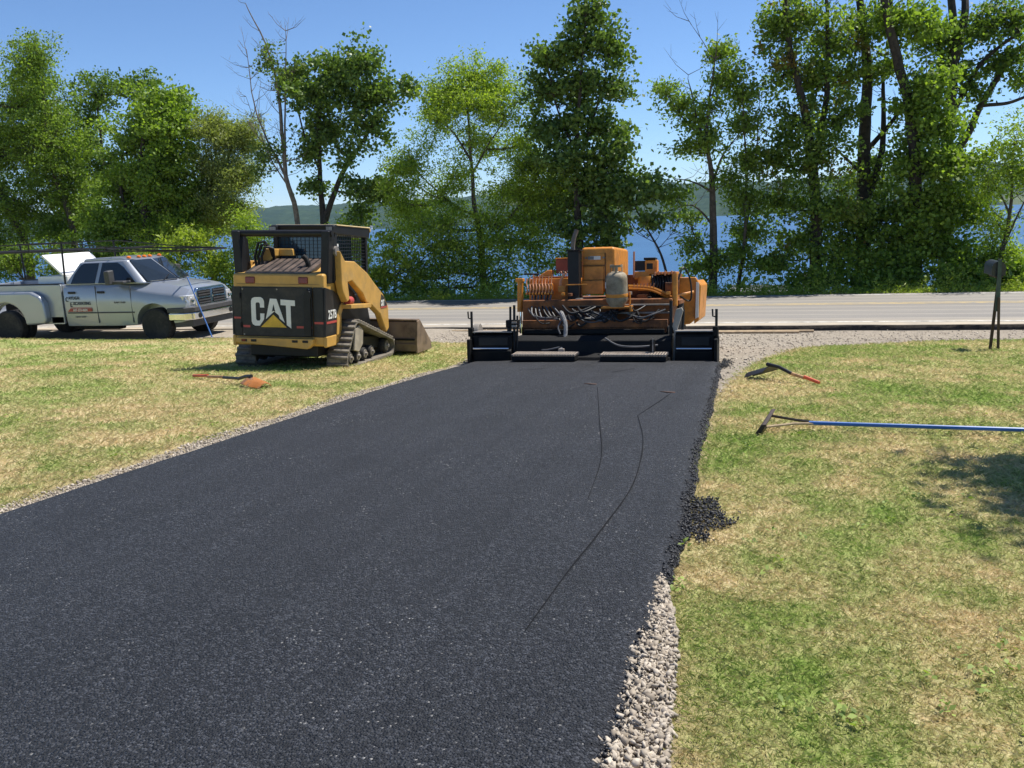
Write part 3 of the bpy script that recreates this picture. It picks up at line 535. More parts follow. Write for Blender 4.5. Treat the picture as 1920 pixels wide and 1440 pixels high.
P = np.concatenate([scatter(-19, -3.75, 2.6, 17.6, 140000, 0, 8000), scatter(-.5, 9, 1.2, 17.2, 170000, 0, 14000)])
P = lawn_pts(P); print('grass blades', len(P))
V, F = blades(P, .028, .0023, 1.3); grass = np_mesh('lawn_grass', V, F, m_grass); tag(grass, 'short mown sun bleached lawn grass', 'grass', kind='stuff')
# broad leaved weeds in the lawn
m_weed = leaf_mat('weed_leaf', (.09, .155, .035), (.2, .27, .08), .3, .6)
Pw = np.concatenate([scatter(-12, -3.9, 2.8, 12, 500, 0, 40), scatter(-.4, 5, 1.3, 11, 500, 0, 60)]); Pw = lawn_pts(Pw, .02)
nsel = np.array([noise.noise(Vector((p[0]*.9, p[1]*.9, 7))) for p in Pw]); Pw = Pw[nsel > .12]
Cw = np.repeat(Pw, 7, 0) + rng.normal(size=(len(Pw)*7, 3))*[.022, .022, .005] + [0, 0, .028]
V, F = leaves_np(Cw, .024, .6, 2.); weeds = np_mesh('lawn_weeds', V, F, m_weed); tag(weeds, 'broad leaved clover and plantain among the grass', 'weeds', kind='stuff')
# roadside verge on the lake side
m_verge = leaf_mat('verge_weed', (.12, .19, .03), (.26, .34, .065), .4, .5)
n = 26000; x = rng.uniform(-17, 11, n); y = 26.15 + np.abs(rng.normal(size=n))*.75; hh = np.array([.12+.42*max(0, .35+noise.noise(Vector((a_*.9, 2, 0)))+.4*noise.noise(Vector((a_*3.1, 5, 0)))) for a_ in x])*np.clip((y-26.05)*1.6, .25, 1.4)
Cv = np.stack([x, y, G(x, y)+rng.uniform(0, 1, n)*hh+.02], 1); V, F = leaves_np(Cv, .10, .3, .2)
verge = np_mesh('verge_weeds', V, F, m_verge); tag(verge, 'ragged green weeds along far edge of the road', 'weeds', kind='stuff')
n = 9000; x = rng.uniform(-40, 40, n); y = 27+rng.uniform(0, 1, n)**1.6*14; Cv = np.stack([x, y, G(x, y)+rng.uniform(0, .5, n)], 1); V, F = leaves_np(Cv, .3, .6, .6)
under = np_mesh('bank_ground_cover', V, F, LM['dark']); tag(under, 'leafy ground cover down the lake bank', 'undergrowth', kind='stuff')
# stones
def rocks(P, size, mat, name, label, flat=.5):
    ico = bmesh.new(); bmesh.ops.create_cube(ico, size=1.35); bv = np.array([v.co[:] for v in ico.verts]); bf = np.array([[v.index for v in f.verts] for f in ico.faces]); ico.free()
    n = len(P); V = np.repeat(bv[None], n, 0)*rng.uniform(.5, 1.35, (n, len(bv), 1)); s = size*(.45+1.25*rng.uniform(0, 1, n)**1.8)
    V = V*np.stack([s*rng.uniform(.7, 1.3, n), s*rng.uniform(.6, 1.1, n), s*flat*rng.uniform(.6, 1.2, n)], 1)[:, None]
    q = rng.normal(size=(n, 4)); q[:, 0] += 1.2; q /= np.linalg.norm(q, axis=1)[:, None]; w_, x_, y_, z_ = q.T
    Rq = np.stack([1-2*(y_*y_+z_*z_), 2*(x_*y_-z_*w_), 2*(x_*z_+y_*w_), 2*(x_*y_+z_*w_), 1-2*(x_*x_+z_*z_), 2*(y_*z_-x_*w_), 2*(x_*z_-y_*w_), 2*(y_*z_+x_*w_), 1-2*(x_*x_+y_*y_)], 1).reshape(n, 3, 3)
    V = np.einsum('nij,nkj->nki', Rq, V) + P[:, None]; F = (bf[None]+np.arange(n)[:, None, None]*len(bv)).reshape(-1, bf.shape[1])
    o = np_mesh(name, V.reshape(-1, 3), F, mat); return tag(o, label, 'gravel', kind='stuff')
m_stone, t, b = new_mat('limestone_gravel'); geo = N(t, 'NewGeometry')
c = mixc(t, geo.outputs['Random Per Island'], (.25, .205, .155), (.55, .48, .39)); c = mixc(t, noise_fac(t, 30, 3), c, mixc(t, .35, c, (.3, .26, .2))); lnk(t, c, b.inputs['Base Color']); b.inputs['Roughness'].default_value = .9
def strip(n, y0, y1, fn):
    y = rng.uniform(y0, y1, n); a_, b_ = fn(y); x = a_+(b_-a_)*rng.uniform(0, 1, n); return np.stack([x, y, G(x, y)], 1)
eR = np.vectorize(edgeR); eL = np.vectorize(edgeL)
P1 = strip(11000, 1.5, 3.45, lambda y: (eR(y)-.05, np.interp(y, [1.5, 2.1, 2.9, 3.3, 3.45], [-.19, -.22, -.27, -.345, -.385])))
P1[:, 2] += rng.uniform(-.006, .024, len(P1)); rocks(P1, .0098, m_stone, 'edge_gravel', 'pale crushed stone strip along the driveway right edge')
P2 = strip(11000, 2.8, 10.5, lambda y: (np.interp(y, *LB)-.02+.05*np.sin(y*3), eL(y)+.01)); P2[:, 2] += rng.uniform(-.004, .008, len(P2))
P2 = P2[in_view(P2)]; rocks(P2, .0085, m_stone, 'verge_gravel', 'thin crushed stone verge along the driveway left edge')
n = 16000; x = rng.uniform(-7, 9, n); y = 8.5+rng.uniform(0, 1, n)*11; P3 = np.stack([x, y, G(x, y)+.002], 1); P3 = P3[(gravelness(x, y) > -.05+rng.normal(size=n)*.08) & ((y > 11.2) | (x > -.5))]
P3 = P3[in_view(P3)]; rocks(P3, .016, m_stone, 'apron_gravel', 'loose pale gravel on the apron beside the road')
# loose asphalt crumbs along the right edge and the spilled patch in the grass
y = rng.uniform(1.6, 11.2, 13000); x = eR(y)+.03-np.abs(rng.normal(size=13000))*.024; P4 = np.stack([x, y, G(x, y)+rng.uniform(.005, .042, 13000)*np.clip((eR(y)+.07-x)/.1, .15, 1)], 1)
y = rng.uniform(3.6, 5.0, 16000); x = rng.uniform(-.5, .1, 16000)
pn = np.array([noise.noise(Vector((a_*9, b_*6, 4))) for a_, b_ in zip(x, y)]); ell = ((x+.27)/.16)**2+((y-4.3)/.36)**2
k_ = (ell+pn*1.1+.5*rng.uniform(size=16000) < .95); P5 = np.stack([x, y, G(x, y)+rng.uniform(.004, .03, 16000)], 1)[k_]
y = rng.uniform(10.6, 11.6, 900); x = -.47+np.abs(rng.normal(size=900))*.06; P6 = np.stack([x, y, G(x, y)+rng.uniform(.005, .05, 900)], 1)
o = rocks(np.concatenate([P4, P5, P6]), .0050, m_crumb, 'asphalt_crumbs', 'loose black asphalt crumbs spilled along edge and onto grass', .8)
# ================================================================ shared object materials
m_black = pm('black_paint', (.012, .012, .013), .45, var=.3, spec=.4, dirt=(.075, .064, .05), dirt_lo=.5, dirt_hi=.8); m_blacks = pm('satin_black', (.010, .010, .0105), .5, var=.3, spec=.35)
m_cat = pm('loader_yellow', (.53, .30, .068), .45, var=.1, dirt=(.30, .21, .1), dirt_lo=.5, dirt_hi=.85, dscale=4)
m_rub = pm('dusty_rubber', (.12, .105, .085), .9, var=.3, scale=20, dirt=(.28, .24, .185), dirt_lo=.38, dirt_hi=.75, dscale=7, bmp=.4)
m_tyre = pm('tyre_rubber', (.022, .021, .02), .85, var=.3, scale=18, dirt=(.08, .068, .055), dirt_lo=.5, dirt_hi=.8)
m_steel = pm('worn_steel', (.30, .28, .26), .5, .6, var=.2, dirt=(.22, .17, .12), dirt_lo=.45, dirt_hi=.7, dscale=7); m_chrome = pm('chrome', (.75, .76, .78), .12, 1, var=.05)
m_white = pm('white_decal', (.72, .71, .67), .5, var=.05); m_red = pm('red_stripe', (.42, .06, .05), .5, var=.1); m_redl = pm('red_lens', (.16, .012, .012), .15, var=.1)
m_glass = pm('dark_glass', (.015, .02, .024), .04, var=.1, spec=.8); m_hose = pm('hydraulic_hose', (.012, .012, .0125), .5, var=.3, spec=.35); m_grey = pm('grey_hose', (.085, .085, .09), .6, var=.2)
m_bucket = pm('worn_bucket_steel', (.17, .12, .085), .55, .35, var=.25, scale=5, dirt=(.27, .2, .14), dirt_lo=.4, dirt_hi=.7, dscale=5)
m_org = pm('paver_orange', (.62, .235, .024), .42, var=.14, dirt=(.16, .07, .03), dirt_lo=.5, dirt_hi=.85, dscale=5); m_orgd = pm('grimy_shaded_orange', (.27, .088, .016), .65, var=.3, dirt=(.022, .017, .014), dirt_lo=.42, dirt_hi=.7, dscale=5)  # lower body orange: grime, plus shade painted in as a darker base colour
m_tar = pm('tarry_steel', (.005, .005, .005), .6, var=.4, scale=10, dirt=(.022, .018, .015), dirt_lo=.5, dirt_hi=.8, spec=.25, bmp=.5); m_wood = pm('raw_timber', (.42, .31, .19), .85, var=.25, scale=14)  # tarry steel kept extra black, deep shade worked into its colour

# ================================================================ compact track loader
sk = empty('track_loader', (-6.343, 10.925, -.609), label='yellow and black compact track loader parked on the lawn', cat='track loader')
sk.rotation_euler = (Matrix.Rotation(R(4.), 3, 'Z') @ Matrix.Rotation(R(-2.35), 3, 'X') @ Matrix.Rotation(R(2.1), 3, 'Y')).to_euler()
MB().prism([(-.2, .2), (1.75, .2), (1.85, .5), (1.7, .85), (1.3, .98), (-.2, .98)], 'x', -.5, .5).build('chassis', m_blacks, sk, .02)
body = MB().prism([(-.31, .36), (.3, .36), (.3, .95), (.42, 1.18), (.42, 1.5), (.02, 1.36), (-.31, 1.33)], 'x', -.66, .66).build('engine_housing', m_cat, sk, .035, seg=3)
# hood with grille slats
hood = MB().prism([(-.26, 1.335), (.36, 1.525), (.40, 1.50), (.36, 1.42), (-.24, 1.30)], 'x', -.52, .42).build('hood', m_black, body, .008)
m_slat = pm('rusty_grille', (.095, .07, .058), .6, .3, var=.25, dirt=(.2, .14, .1), dirt_lo=.45, dirt_hi=.8)
for k in range(9):
    x = -.46+.1*k; MB().add([(x, -.2, 1.36), (x+.066, -.2, 1.36), (x+.086, .33, 1.523), (x+.02, .33, 1.523), (x, -.2, 1.345), (x+.066, -.2, 1.345), (x+.086, .33, 1.508), (x+.02, .33, 1.508)], [(0, 1, 2, 3), (7, 6, 5, 4), (0, 4, 5, 1), (1, 5, 6, 2), (2, 6, 7, 3), (3, 7, 4, 0)]).build('slat', m_slat, hood)
MB().prism([(-.62, 1.36), (-.52, 1.36), (-.30, 1.56), (-.30, 1.66), (-.46, 1.66), (-.6, 1.42)], 'y', .24, .42).build('filler_bracket', m_cat, body, .01)
MB().prism([(-.30, 1.56), (-.46, 1.60), (-.46, 1.66), (-.1, 1.66), (-.08, 1.56)], 'y', .38, .46).build('hood_lip', m_cat, body, .012)
MB().tube([(.30, .02, 1.36), (.30, .02, 1.46), (.27, .02, 1.53), (.23, .02, 1.56)], .036, 10).build('exhaust', m_tar, body, smooth=True)
# rear door with lettering
door = MB().box(-.53, .50, -.338, -.30, .485, 1.155).build('rear_door', m_black, sk, .012)
for a_, b_ in ((-.655, -.534), (.504, .655)): MB().box(a_, b_, -.325, -.29, .485, 1.155).build('corner_panel', m_black, body, .01)
def flat(name, poly, y, mat, parent, th=.004): return MB().prism(poly, 'y', y-th, y).build(name, mat, parent)
lx = lambda z: (z-230)/385*.64-.385; lz = lambda z: 1.015-(z-712)/262*.415
def L_(pts): return [(lx(a_), lz(b_)) for a_, b_ in pts]
Cc_ = [(345, 800), (345, 745), (335, 722), (315, 710), (262, 712), (240, 722), (230, 745), (230, 920), (238, 942), (258, 955), (300, 955), (340, 900), (345, 850), (308, 850), (308, 900), (300, 912), (278, 912), (270, 900), (270, 768), (278, 756), (300, 756), (308, 768), (308, 800)]
flat('letter_c', L_(Cc_), -.338, m_white, door)
flat('letter_a', L_([(398, 722), (455, 724), (520, 925), (478, 890), (470, 862), (432, 830), (376, 880), (356, 898)]), -.338, m_white, door)
flat('letter_a_gap', L_([(428, 770), (442, 832), (424, 826), (412, 834)]), -.342, m_black, door, .002)
flat('letter_t', L_([(490, 728), (615, 735), (615, 782), (576, 780), (576, 974), (538, 945), (536, 778), (490, 776)]), -.338, m_white, door)
flat('triangle_edge', L_([(288, 974), (425, 842), (560, 974)]), -.3425, m_black, door, .002); flat('triangle', L_([(312, 966), (425, 858), (538, 966)]), -.345, pm('triangle_yellow', (.6, .37, .03), .5), door, .002)
for a_, b_ in ((-.51, -.41), (.27, .49)): flat('red_stripe', [(a_, .605), (b_, .605), (b_, .635), (a_, .635)], -.338, m_red, door)
flat('red_stripe', [(-.65, .72), (-.55, .72), (-.55, .745), (-.65, .745)], -.325, m_red, body); flat('red_stripe', [(.52, .665), (.65, .665), (.65, .695), (.52, .695)], -.325, m_red, body)
MB().prism([(.38, .5), (.49, .5), (.49, 1.0), (.505, 1.03), (.5, 1.09), (.44, 1.14), (.39, 1.06)], 'y', -.375, -.338).build('door_handle', m_blacks, door, .01)
for x in (-.47, .30): MB().box(x, x+.14, -.325, -.30, 1.20, 1.29).build('tail_light', m_redl, body, .012)
bump_ = MB().prism([(-.60, .47), (.52, .47), (.52, .40), (.44, .33), (-.60, .40)], 'y', -.40, -.28).build('rear_bumper', m_cat, sk, .012)
for x in (-.52, -.38, .22, .37): MB().box(x, x+.085, -.406, -.39, .415, .45).build('slot', m_blacks, bump_, .008)
MB().box(-.51, -.455, -.408, -.39, .42, .447).build('reflector', m_redl, bump_)
for z in (.6, 1.0): MB().cyl((-.545, -.35, z), (-.545, -.35, z+.07), .012, 8).build('hinge', m_blacks, door, smooth=True)
for x, z in ((-.5, 1.125), (.0, 1.125), (.46, 1.125), (-.5, .51), (.46, .51)): MB().lathe([(.012, 0), (.012, .006), (.0, .006)], (x, -.345, z), 'y', 8).build('bolt', m_steel, door)
for k in range(5): MB().box(-.60, .60, -.318, -.308, 1.19+.0*k, 1.193).build('panel_seam', m_blacks, body) if k == 0 else None
# side panels
for s in (-1, 1):
    sp = MB().prism([(-.33, .50), (.02, .50), (.08, .72), (.2, .86), (.3, .9), (.2, 1.0), (-.02, 1.10), (-.31, 1.155)], 'x', s*.655, s*.682).build('side_panel', m_black, body, .006)
    MB().prism([(-.32, .35), (.0, .35), (.02, .495), (-.32, .495)], 'x', s*.64, s*.69).build('lower_side', m_cat, body, .012)
    MB().prism([(.02, .49), (.09, .49), (.14, .70), (.26, .84), (.36, .90), (.30, .95), (.16, .89), (.05, .76)], 'x', s*.64, s*.695).build('fender_edge', m_cat, body, .006)
    if s > 0:
        text('model_number', '257B', .165, m_white, sp, (.685, -.24, .73), (R(90), 0, R(90)), .003, .82)
        MB().box(.683, .687, -.3, .06, .665, .695).build('red_stripe', m_red, sp)
# upright posts, cross tube, hoses
for s in (-1, 1):
    MB().prism([(s*.56, 1.2), (s*.68, 1.2), (s*.71, 1.9), (s*.60, 1.9)], 'y', -.2, -.04).build('rear_post', m_blacks, sk, .015)
    MB().prism([(-.04, 1.2), (.14, 1.3), (.06, 1.78), (-.04, 1.88)], 'x', s*.6, s*.7).build('post_gusset', m_blacks, sk, .01)
    MB().lathe([(.0, -.02), (.07, -.02), (.07, .02), (.0, .02)], (s*.71, .02, 1.63), 'x', 16).build('pivot_pin', m_steel, sk, smooth=True)
MB().cyl((-.73, -.12, 1.87), (.73, -.12, 1.87), .045, 14).build('cross_tube', m_blacks, sk, smooth=True)
for k in range(3):
    o_ = .05*k; MB().tube([(-.52+o_, .15, 1.3), (-.54+o_, .12, 1.55), (-.48+o_, .12, 1.74-.03*k), (-.40+o_*.6, .14, 1.76-.04*k), (-.34+o_*.4, .2, 1.66), (-.33, .28, 1.5)], .02, 7).build('hydraulic_hose', m_hose, sk, smooth=True)
# lift arms
arm = [(.0, 1.64), (.16, 1.50), (.52, 1.485), (1.0, 1.31), (1.27, 1.16), (1.66, .96), (1.88, .76), (1.9, .42), (1.78, .36), (1.66, .50), (1.52, .66), (1.17, .82), (.94, .88), (.80, 1.02), (.40, 1.22), (.24, 1.2), (.30, .96), (.2, .93), (.06, 1.08), (.02, 1.2)]
for s in (-1, 1):
    la = MB().prism(arm, 'x', s*.68, s*.785).build('lift_arm', m_cat, sk, .018)
    MB().prism([(.30, 1.19), (.42, 1.205), (.76, 1.02), (.84, .92), (.42, .92), (.33, .95)], 'x', s*.60, s*.664).build('arm_recess', m_blacks, la)
    MB().prism([(.2, .84), (.98, .80), (1.0, .84), (.96, .865), (.2, .90)], 'x', s*.66, s*.84).build('step_plate', m_cat, sk, .01)
    MB().lathe([(.0, -.06), (.055, -.07), (.06, .06), (.0, .07)], (s*.74, .36, .94), 'y', 14).build('reservoir', m_red, sk, smooth=True)
    if s > 0:
        MB().prism([(1.50, .83), (1.56, .97), (1.66, .93), (1.80, .80), (1.80, .76), (1.52, .76)], 'x', .785, .788).build('arm_decal', m_black, la)
        text('arm_lettering', 'CAT', .12, m_white, la, (.789, 1.53, .79), (R(90), 0, R(90)), .007, .62)
        MB().box(.788, .791, 1.52, 1.80, .752, .775).build('red_stripe', m_red, la)
    MB().prism([(1.78, .36), (1.9, .42), (2.08, .30), (2.1, .12), (1.95, .1), (1.82, .22)], 'x', s*.42, s*.74).build('coupler', m_blacks, sk, .012)
# tracks
def track_path():
    circ = [((.13, .125), .125), ((.46, .475), .175), ((1.86, .135), .135)]; pts = []
    import itertools
    ang = []
    for i in range(3):
        (a0, r0), (a1, r1) = circ[i], circ[(i+1) % 3]; d = Vector(a1)-Vector(a0); L = d.length; th = math.atan2(d.y, d.x)+math.acos((r0-r1)/L); ang.append(th)
    for i in range(3):
        (c_, r_) = circ[i]; th0, th1 = ang[i-1], ang[i]
        while th1 > th0: th1 -= 2*math.pi
        n_ = max(3, int((th0-th1)/.22)); pts += [(c_[0]+r_*math.cos(th0+(th1-th0)*k/n_), c_[1]+r_*math.sin(th0+(th1-th0)*k/n_)) for k in range(n_+1)]
    return pts
tp = track_path(); TPv = [Vector(p_) for p_ in tp]; seglen = [(TPv[(i+1) % len(TPv)]-TPv[i]).length for i in range(len(TPv))]; tot = sum(seglen)
def along(s_):
    s_ %= tot
    for i, L in enumerate(seglen):
        if s_ <= L: a_ = TPv[i]; b_ = TPv[(i+1) % len(TPv)]; d = (b_-a_).normalized(); return a_+d*s_, d
        s_ -= L
cen = Vector((.8, .25)); lug_me = None
for s in (-1, 1):
    xa, xb = (s*.54, s*.84); bt = MB(); n_ = len(tp); inner = []
    for i in range(n_):
        d = (TPv[(i+1) % n_]-TPv[i-1]).normalized(); nrm = Vector((d.y, -d.x)); inner.append(TPv[i]+nrm*.028 if (TPv[i]+nrm*.028-cen).length < (TPv[i]-cen).length else TPv[i]-nrm*.028)
    for x in (xa, xb):
        bt.v += [(x, p_.x, p_.y) for p_ in TPv]+[(x, p_.x, p_.y) for p_ in inner]
    for i in range(n_):
        j = (i+1) % n_; bt.f += [(i, j, 2*n_+j, 2*n_+i), (n_+i, 3*n_+i, 3*n_+j, n_+j), (i, n_+i, n_+j, j), (2*n_+i, 2*n_+j, 3*n_+j, 3*n_+i)]
    tk = bt.build('track_belt', m_rub, sk)
    nl = 46
    for k in range(nl):
        p_, d = along((k+.5)*tot/nl); nrm = Vector((d.y, -d.x)); nrm = nrm if (p_+nrm*.02-cen).length > (p_-cen).length else -nrm
        if lug_me is None:
            q_ = MB().box(-.15, .15, -.021, .021, -.006, .024).build('track_lug', m_rub, tk, .006); lug_me = q_.data
            q_.modifiers.clear()
        else:
            q_ = bpy.data.objects.new('track_lug', lug_me); col.objects.link(q_); q_.parent = tk
        q_.matrix_local = Matrix(((1, 0, 0, s*.69), (0, d.x, nrm.x, p_.x), (0, d.y, nrm.y, p_.y), (0, 0, 0, 1)))
    MB().prism([(.3, .16), (1.75, .14), (1.7, .3), (.9, .38), (.5, .45), (.35, .35)], 'x', s*.55, s*.68).build('track_frame', m_blacks, sk, .01)
    x0_, x1_ = s*.70, s*.80
    def wheel(name, y, z, r_, mat):
        w_ = MB().lathe([(r_*.9, -.05), (r_, -.03), (r_, .03), (r_*.9, .05)], (s*.72, y, z), 'x', 20).build(name, m_tyre, sk, smooth=True)
        MB().lathe([(r_*.72, -.0), (r_*.68, s*.06), (r_*.3, s*.06), (r_*.25, s*.09), (.001, s*.09)], (s*.72, y, z), 'x', 18).build('hub', mat, w_, smooth=True)
    wheel('drive_sprocket', .5, .40, .19, m_steel)
    for y in (.30, .58, .86, 1.14): wheel('track_roller', y, .13, .095, m_steel)
    wheel('idler_wheel', 1.80, .15, .12, m_steel)
    MB().prism([(.34, .24), (.52, .2), (.68, .3), (.7, .5), (.56, .58), (.4, .54)], 'x', s*.78, s*.815).build('sprocket_guard', pm('dusty_steel', (.32, .28, .22), .8, .2, dirt=(.42, .36, .27)), sk, .01)
# bucket
bk = MB()
prof_o = [(2.08, .03), (2.06, .24), (2.10, .5), (2.20, .52), (2.17, .26), (2.2, .07), (2.85, .03), (2.85, .0), (2.2, .0)]
bk.prism(prof_o, 'x', -1.02, 1.17); bucket = bk.build('bucket', m_bucket, sk, .008)
for s, x in ((-1, -1.03), (1, 1.18)): MB().prism([(2.07, .0), (2.05, .24), (2.09, .51), (2.22, .53), (2.82, .12), (2.86, .0)], 'x', x-.014, x+.014).build('bucket_side', m_bucket, bucket, .004)
MB().box(-1.0, 1.15, 2.035, 2.07, .205, .235).build('bucket_rib', m_tar, bucket); MB().box(-1.0, 1.15, 2.045, 2.075, .13, .15).build('bucket_rib', m_bucket, bucket); MB().box(-1.03, 1.18, 2.09, 2.24, .515, .54).build('bucket_lip', m_bucket, bucket, .004)
# cab
cab = MB().box(-.47, .47, .58, 1.86, .95, 1.20).build('cab_base', m_blacks, sk, .01)
for x, y in ((-.44, .60), (.44, .60), (-.44, 1.80), (.44, 1.80)): MB().box(x-.035, x+.035, y-.04, y+.04, 1.2, 1.90).build('cab_post', m_blacks, cab, .008)
roof = MB().prism([(.52, 1.99), (.56, 2.0), (1.9, 1.98), (1.94, 1.92), (1.90, 1.82), (.55, 1.87)], 'x', -.485, .485).build('cab_roof', m_blacks, cab, .015)
MB().prism([(.60, 2.003), (1.9, 1.985), (1.955, 1.935), (1.93, 1.90), (1.88, 1.965), (.60, 1.985)], 'x', -.45, .50).build('roof_cap', pm('cream_cap', (.62, .47, .24), .5), roof, .01)
for x in (-.43, .43):
    wl = MB().box(x-.06, x+.06, .47, .55, 1.885, 1.985).build('work_light', m_blacks, roof, .012); MB().box(x-.045, x+.045, .464, .47, 1.90, 1.97).build('lens', m_steel, wl)
m_tint = pm('tinted_window', (.03, .06, .085), .05, var=.1, spec=.7)
MB().box(-.40, .40, .60, .606, 1.42, 1.86).build('rear_window', m_tint, cab)
mb = MB()
for k in range(13): mb.box(-.38+k*.063, -.374+k*.063, .594, .599, 1.45, 1.85)
for k in range(8): mb.box(-.40, .40, .594, .599, 1.47+k*.05, 1.476+k*.05)
mb.build('rear_window_guard', m_blacks, cab)
for s in (-1, 1):
    mb = MB(); xa = s*.455
    for k in range(17): mb.box(xa-.004, xa+.004, .66+k*.068, .670+k*.068, 1.2, 1.86)
    for k in range(13): mb.box(xa-.005, xa+.005, .62, 1.80, 1.225+k*.05, 1.235+k*.05)
    mb.build('side_screen', m_blacks, cab)
    MB().box(xa*.93-.003, xa*.93+.003, .66, 1.3, 1.2, 1.84).build('side_window', m_tint, cab)
    MB().box(s*.46, s*.475, .62, .68, 1.69, 1.73).build('warning_label', m_white, cab)
seat = MB().box(-.24, .24, .95, 1.4, 1.2, 1.34).box(-.22, .22, .84, .98, 1.3, 1.74).build('operator_seat', m_blacks, cab, .03)

# ================================================================ pickup truck
tk = empty('pickup_truck', (-13.63, 18.55, -1.225), label='silver crew cab dually pickup parked on the road shoulder', cat='pickup truck')
m_sil = pm('silver_paint', (.33, .355, .40), .3, .35, var=.03, scale=2, coat=.5); m_plas = pm('grey_plastic', (.05, .05, .052), .6); m_amb = pm('amber_lens', (.75, .19, .02), .2); m_lens = pm('clear_lens', (.62, .63, .65), .08, .3)
def loft(st, name, mat, parent, bevel=0):
    n_ = len(st[0][1]); V = []
    for x, sec in st: V += [(x, -y, z) for y, z in sec]+[(x, y, z) for y, z in sec[::-1]]
    m_ = 2*n_; F = [(i*m_+k, i*m_+(k+1) % m_, (i+1)*m_+(k+1) % m_, (i+1)*m_+k) for i in range(len(st)-1) for k in range(m_)] + [tuple(range(m_)), tuple((len(st)-1)*m_+k for k in range(m_))[::-1]]
    return MB().add(V, F).build(name, mat, parent, bevel, smooth=True)
def sec(zb, zs, yw, zt, yt): return [(yw-.14, zb), (yw-.03, zb+.02), (yw, zb+.22), (yw+.012, (zb+zs)/2+.08), (yw-.005, zs-.07), (yw-.05, zs), (yt, zt), (.0, zt+.025)]
bodyt = loft([(.87, sec(.52, 1.0, .84, 1.12, .66)), (.82, sec(.48, 1.08, .92, 1.20, .70)), (.65, sec(.44, 1.11, .965, 1.26, .72)), (.45, sec(.42, 1.14, .985, 1.30, .72)), (0, sec(.42, 1.19, 1.0, 1.36, .70)), (-.35, sec(.42, 1.24, 1.0, 1.385, .70)), (-.55, sec(.40, 1.28, 1.0, 1.36, .8)), (-.9, sec(.38, 1.34, 1.0, 1.37, .9)), (-2.45, sec(.38, 1.36, 1.0, 1.385, .9)), (-2.49, sec(.40, 1.35, .98, 1.37, .88))], 'body', m_sil, tk)
def cut(o, cutters):
    for cmb in cutters:
        c_ = cmb.build('cutter', m_sil); c_.parent = o.parent; bpy.context.view_layer.update()
        m_ = o.modifiers.new('b', 'BOOLEAN'); m_.operation = 'DIFFERENCE'; m_.solver = 'EXACT'; m_.object = c_
        bpy.context.view_layer.update()
        me = bpy.data.meshes.new_from_object(o.evaluated_get(bpy.context.evaluated_depsgraph_get())); o.modifiers.remove(m_); old = o.data; o.data = me; bpy.data.objects.remove(c_)
        me.set_sharp_from_angle(angle=R(30))
for s in (-1, 1): cut(bodyt, [MB().lathe([(.50, -.22), (.50, .22)], (0, s*.92, .42), 'y', 28)])
# greenhouse
gv = lambda x, y, z: (x, y, z)
lo = [(-2.48, .95), (-.34, .93), (-.24, .86), (.08, .0)]; hi = [(-2.10, .76), (-.88, .74), (-.82, .69), (-.68, .0)]
V = [(x, -y, 1.37) for x, y in lo]+[(x, y, 1.37) for x, y in lo[-2::-1]]+[(x, -y, 1.925 if i else 1.90) for i, (x, y) in enumerate(hi)]+[(x, y, 1.925) for x, y in hi[-2::-1]]
n_ = 7; cabt = MB().add(V, [tuple(range(n_))[::-1], tuple(range(n_, 2*n_))]+[(i, (i+1) % n_, n_+(i+1) % n_, n_+i) for i in range(n_)]).build('cab', m_sil, tk, .05, seg=3)
MB().prism([(-2.1, 1.90), (-2.03, 1.965), (-1.6, 1.99), (-1.0, 1.975), (-.76, 1.93), (-.9, 1.9)], 'y', -.66, .66).build('roof', m_sil, cabt, .04, seg=3)
def win(name, pts, off=.006):      # side window points (x,z) on the sloping side
    for s in (-1, 1):
        P = []
        for x, z in pts:
            f_ = (z-1.37)/(1.925-1.37); yb = np.interp(x, [-2.48, -.34], [.95, .93]); yt_ = np.interp(x, [-2.10, -.88], [.76, .74]); P.append((x, s*(yb+(yt_-yb)*f_+off), z))
        Q = [(a_, b_-s*.02, c_) for a_, b_, c_ in P]; m_ = len(P)
        MB().add(P+Q, [tuple(range(m_)), tuple(range(m_, 2*m_))]+[(i, (i+1) % m_, m_+(i+1) % m_, m_+i) for i in range(m_)]).build(name, m_glass, cabt)
win('side_window', [(-2.28, 1.40), (-2.2, 1.62), (-2.05, 1.82), (-1.95, 1.87), (-1.54, 1.87), (-1.60, 1.40)]); win('side_window', [(-1.50, 1.40), (-1.44, 1.87), (-1.02, 1.87), (-.84, 1.76), (-.58, 1.52), (-.46, 1.40)])
for s in (-1, 1):
    P = [(.035, s*.03, 1.41), (-.235, s*.80, 1.41), (-.775, s*.655, 1.90), (-.665, s*.03, 1.90)]; P = [(a_+.012, b_, c_+.012) for a_, b_, c_ in P]
    MB().add(P+[(a_-.02, b_, c_-.02) for a_, b_, c_ in P], [(0, 1, 2, 3), (7, 6, 5, 4), (0, 4, 5, 1), (1, 5, 6, 2), (2, 6, 7, 3), (3, 7, 4, 0)]).build('windshield_half', m_glass, cabt)
MB().add([(-2.465, -.8, 1.42), (-2.465, .8, 1.42), (-2.17, .66, 1.85), (-2.17, -.66, 1.85), (-2.43, -.8, 1.42), (-2.43, .8, 1.42), (-2.13, .66, 1.85), (-2.13, -.66, 1.85)], [(0, 3, 2, 1), (4, 5, 6, 7), (0, 1, 5, 4), (1, 2, 6, 5), (2, 3, 7, 6), (3, 0, 4, 7)]).build('rear_window', m_glass, cabt)
MB().tube([(.06, -.55, 1.44), (-.06, -.2, 1.55)], .012, 5).build('wiper', m_blacks, cabt); MB().tube([(.1, .1, 1.42), (-.02, .5, 1.55)], .012, 5).build('wiper', m_blacks, cabt)
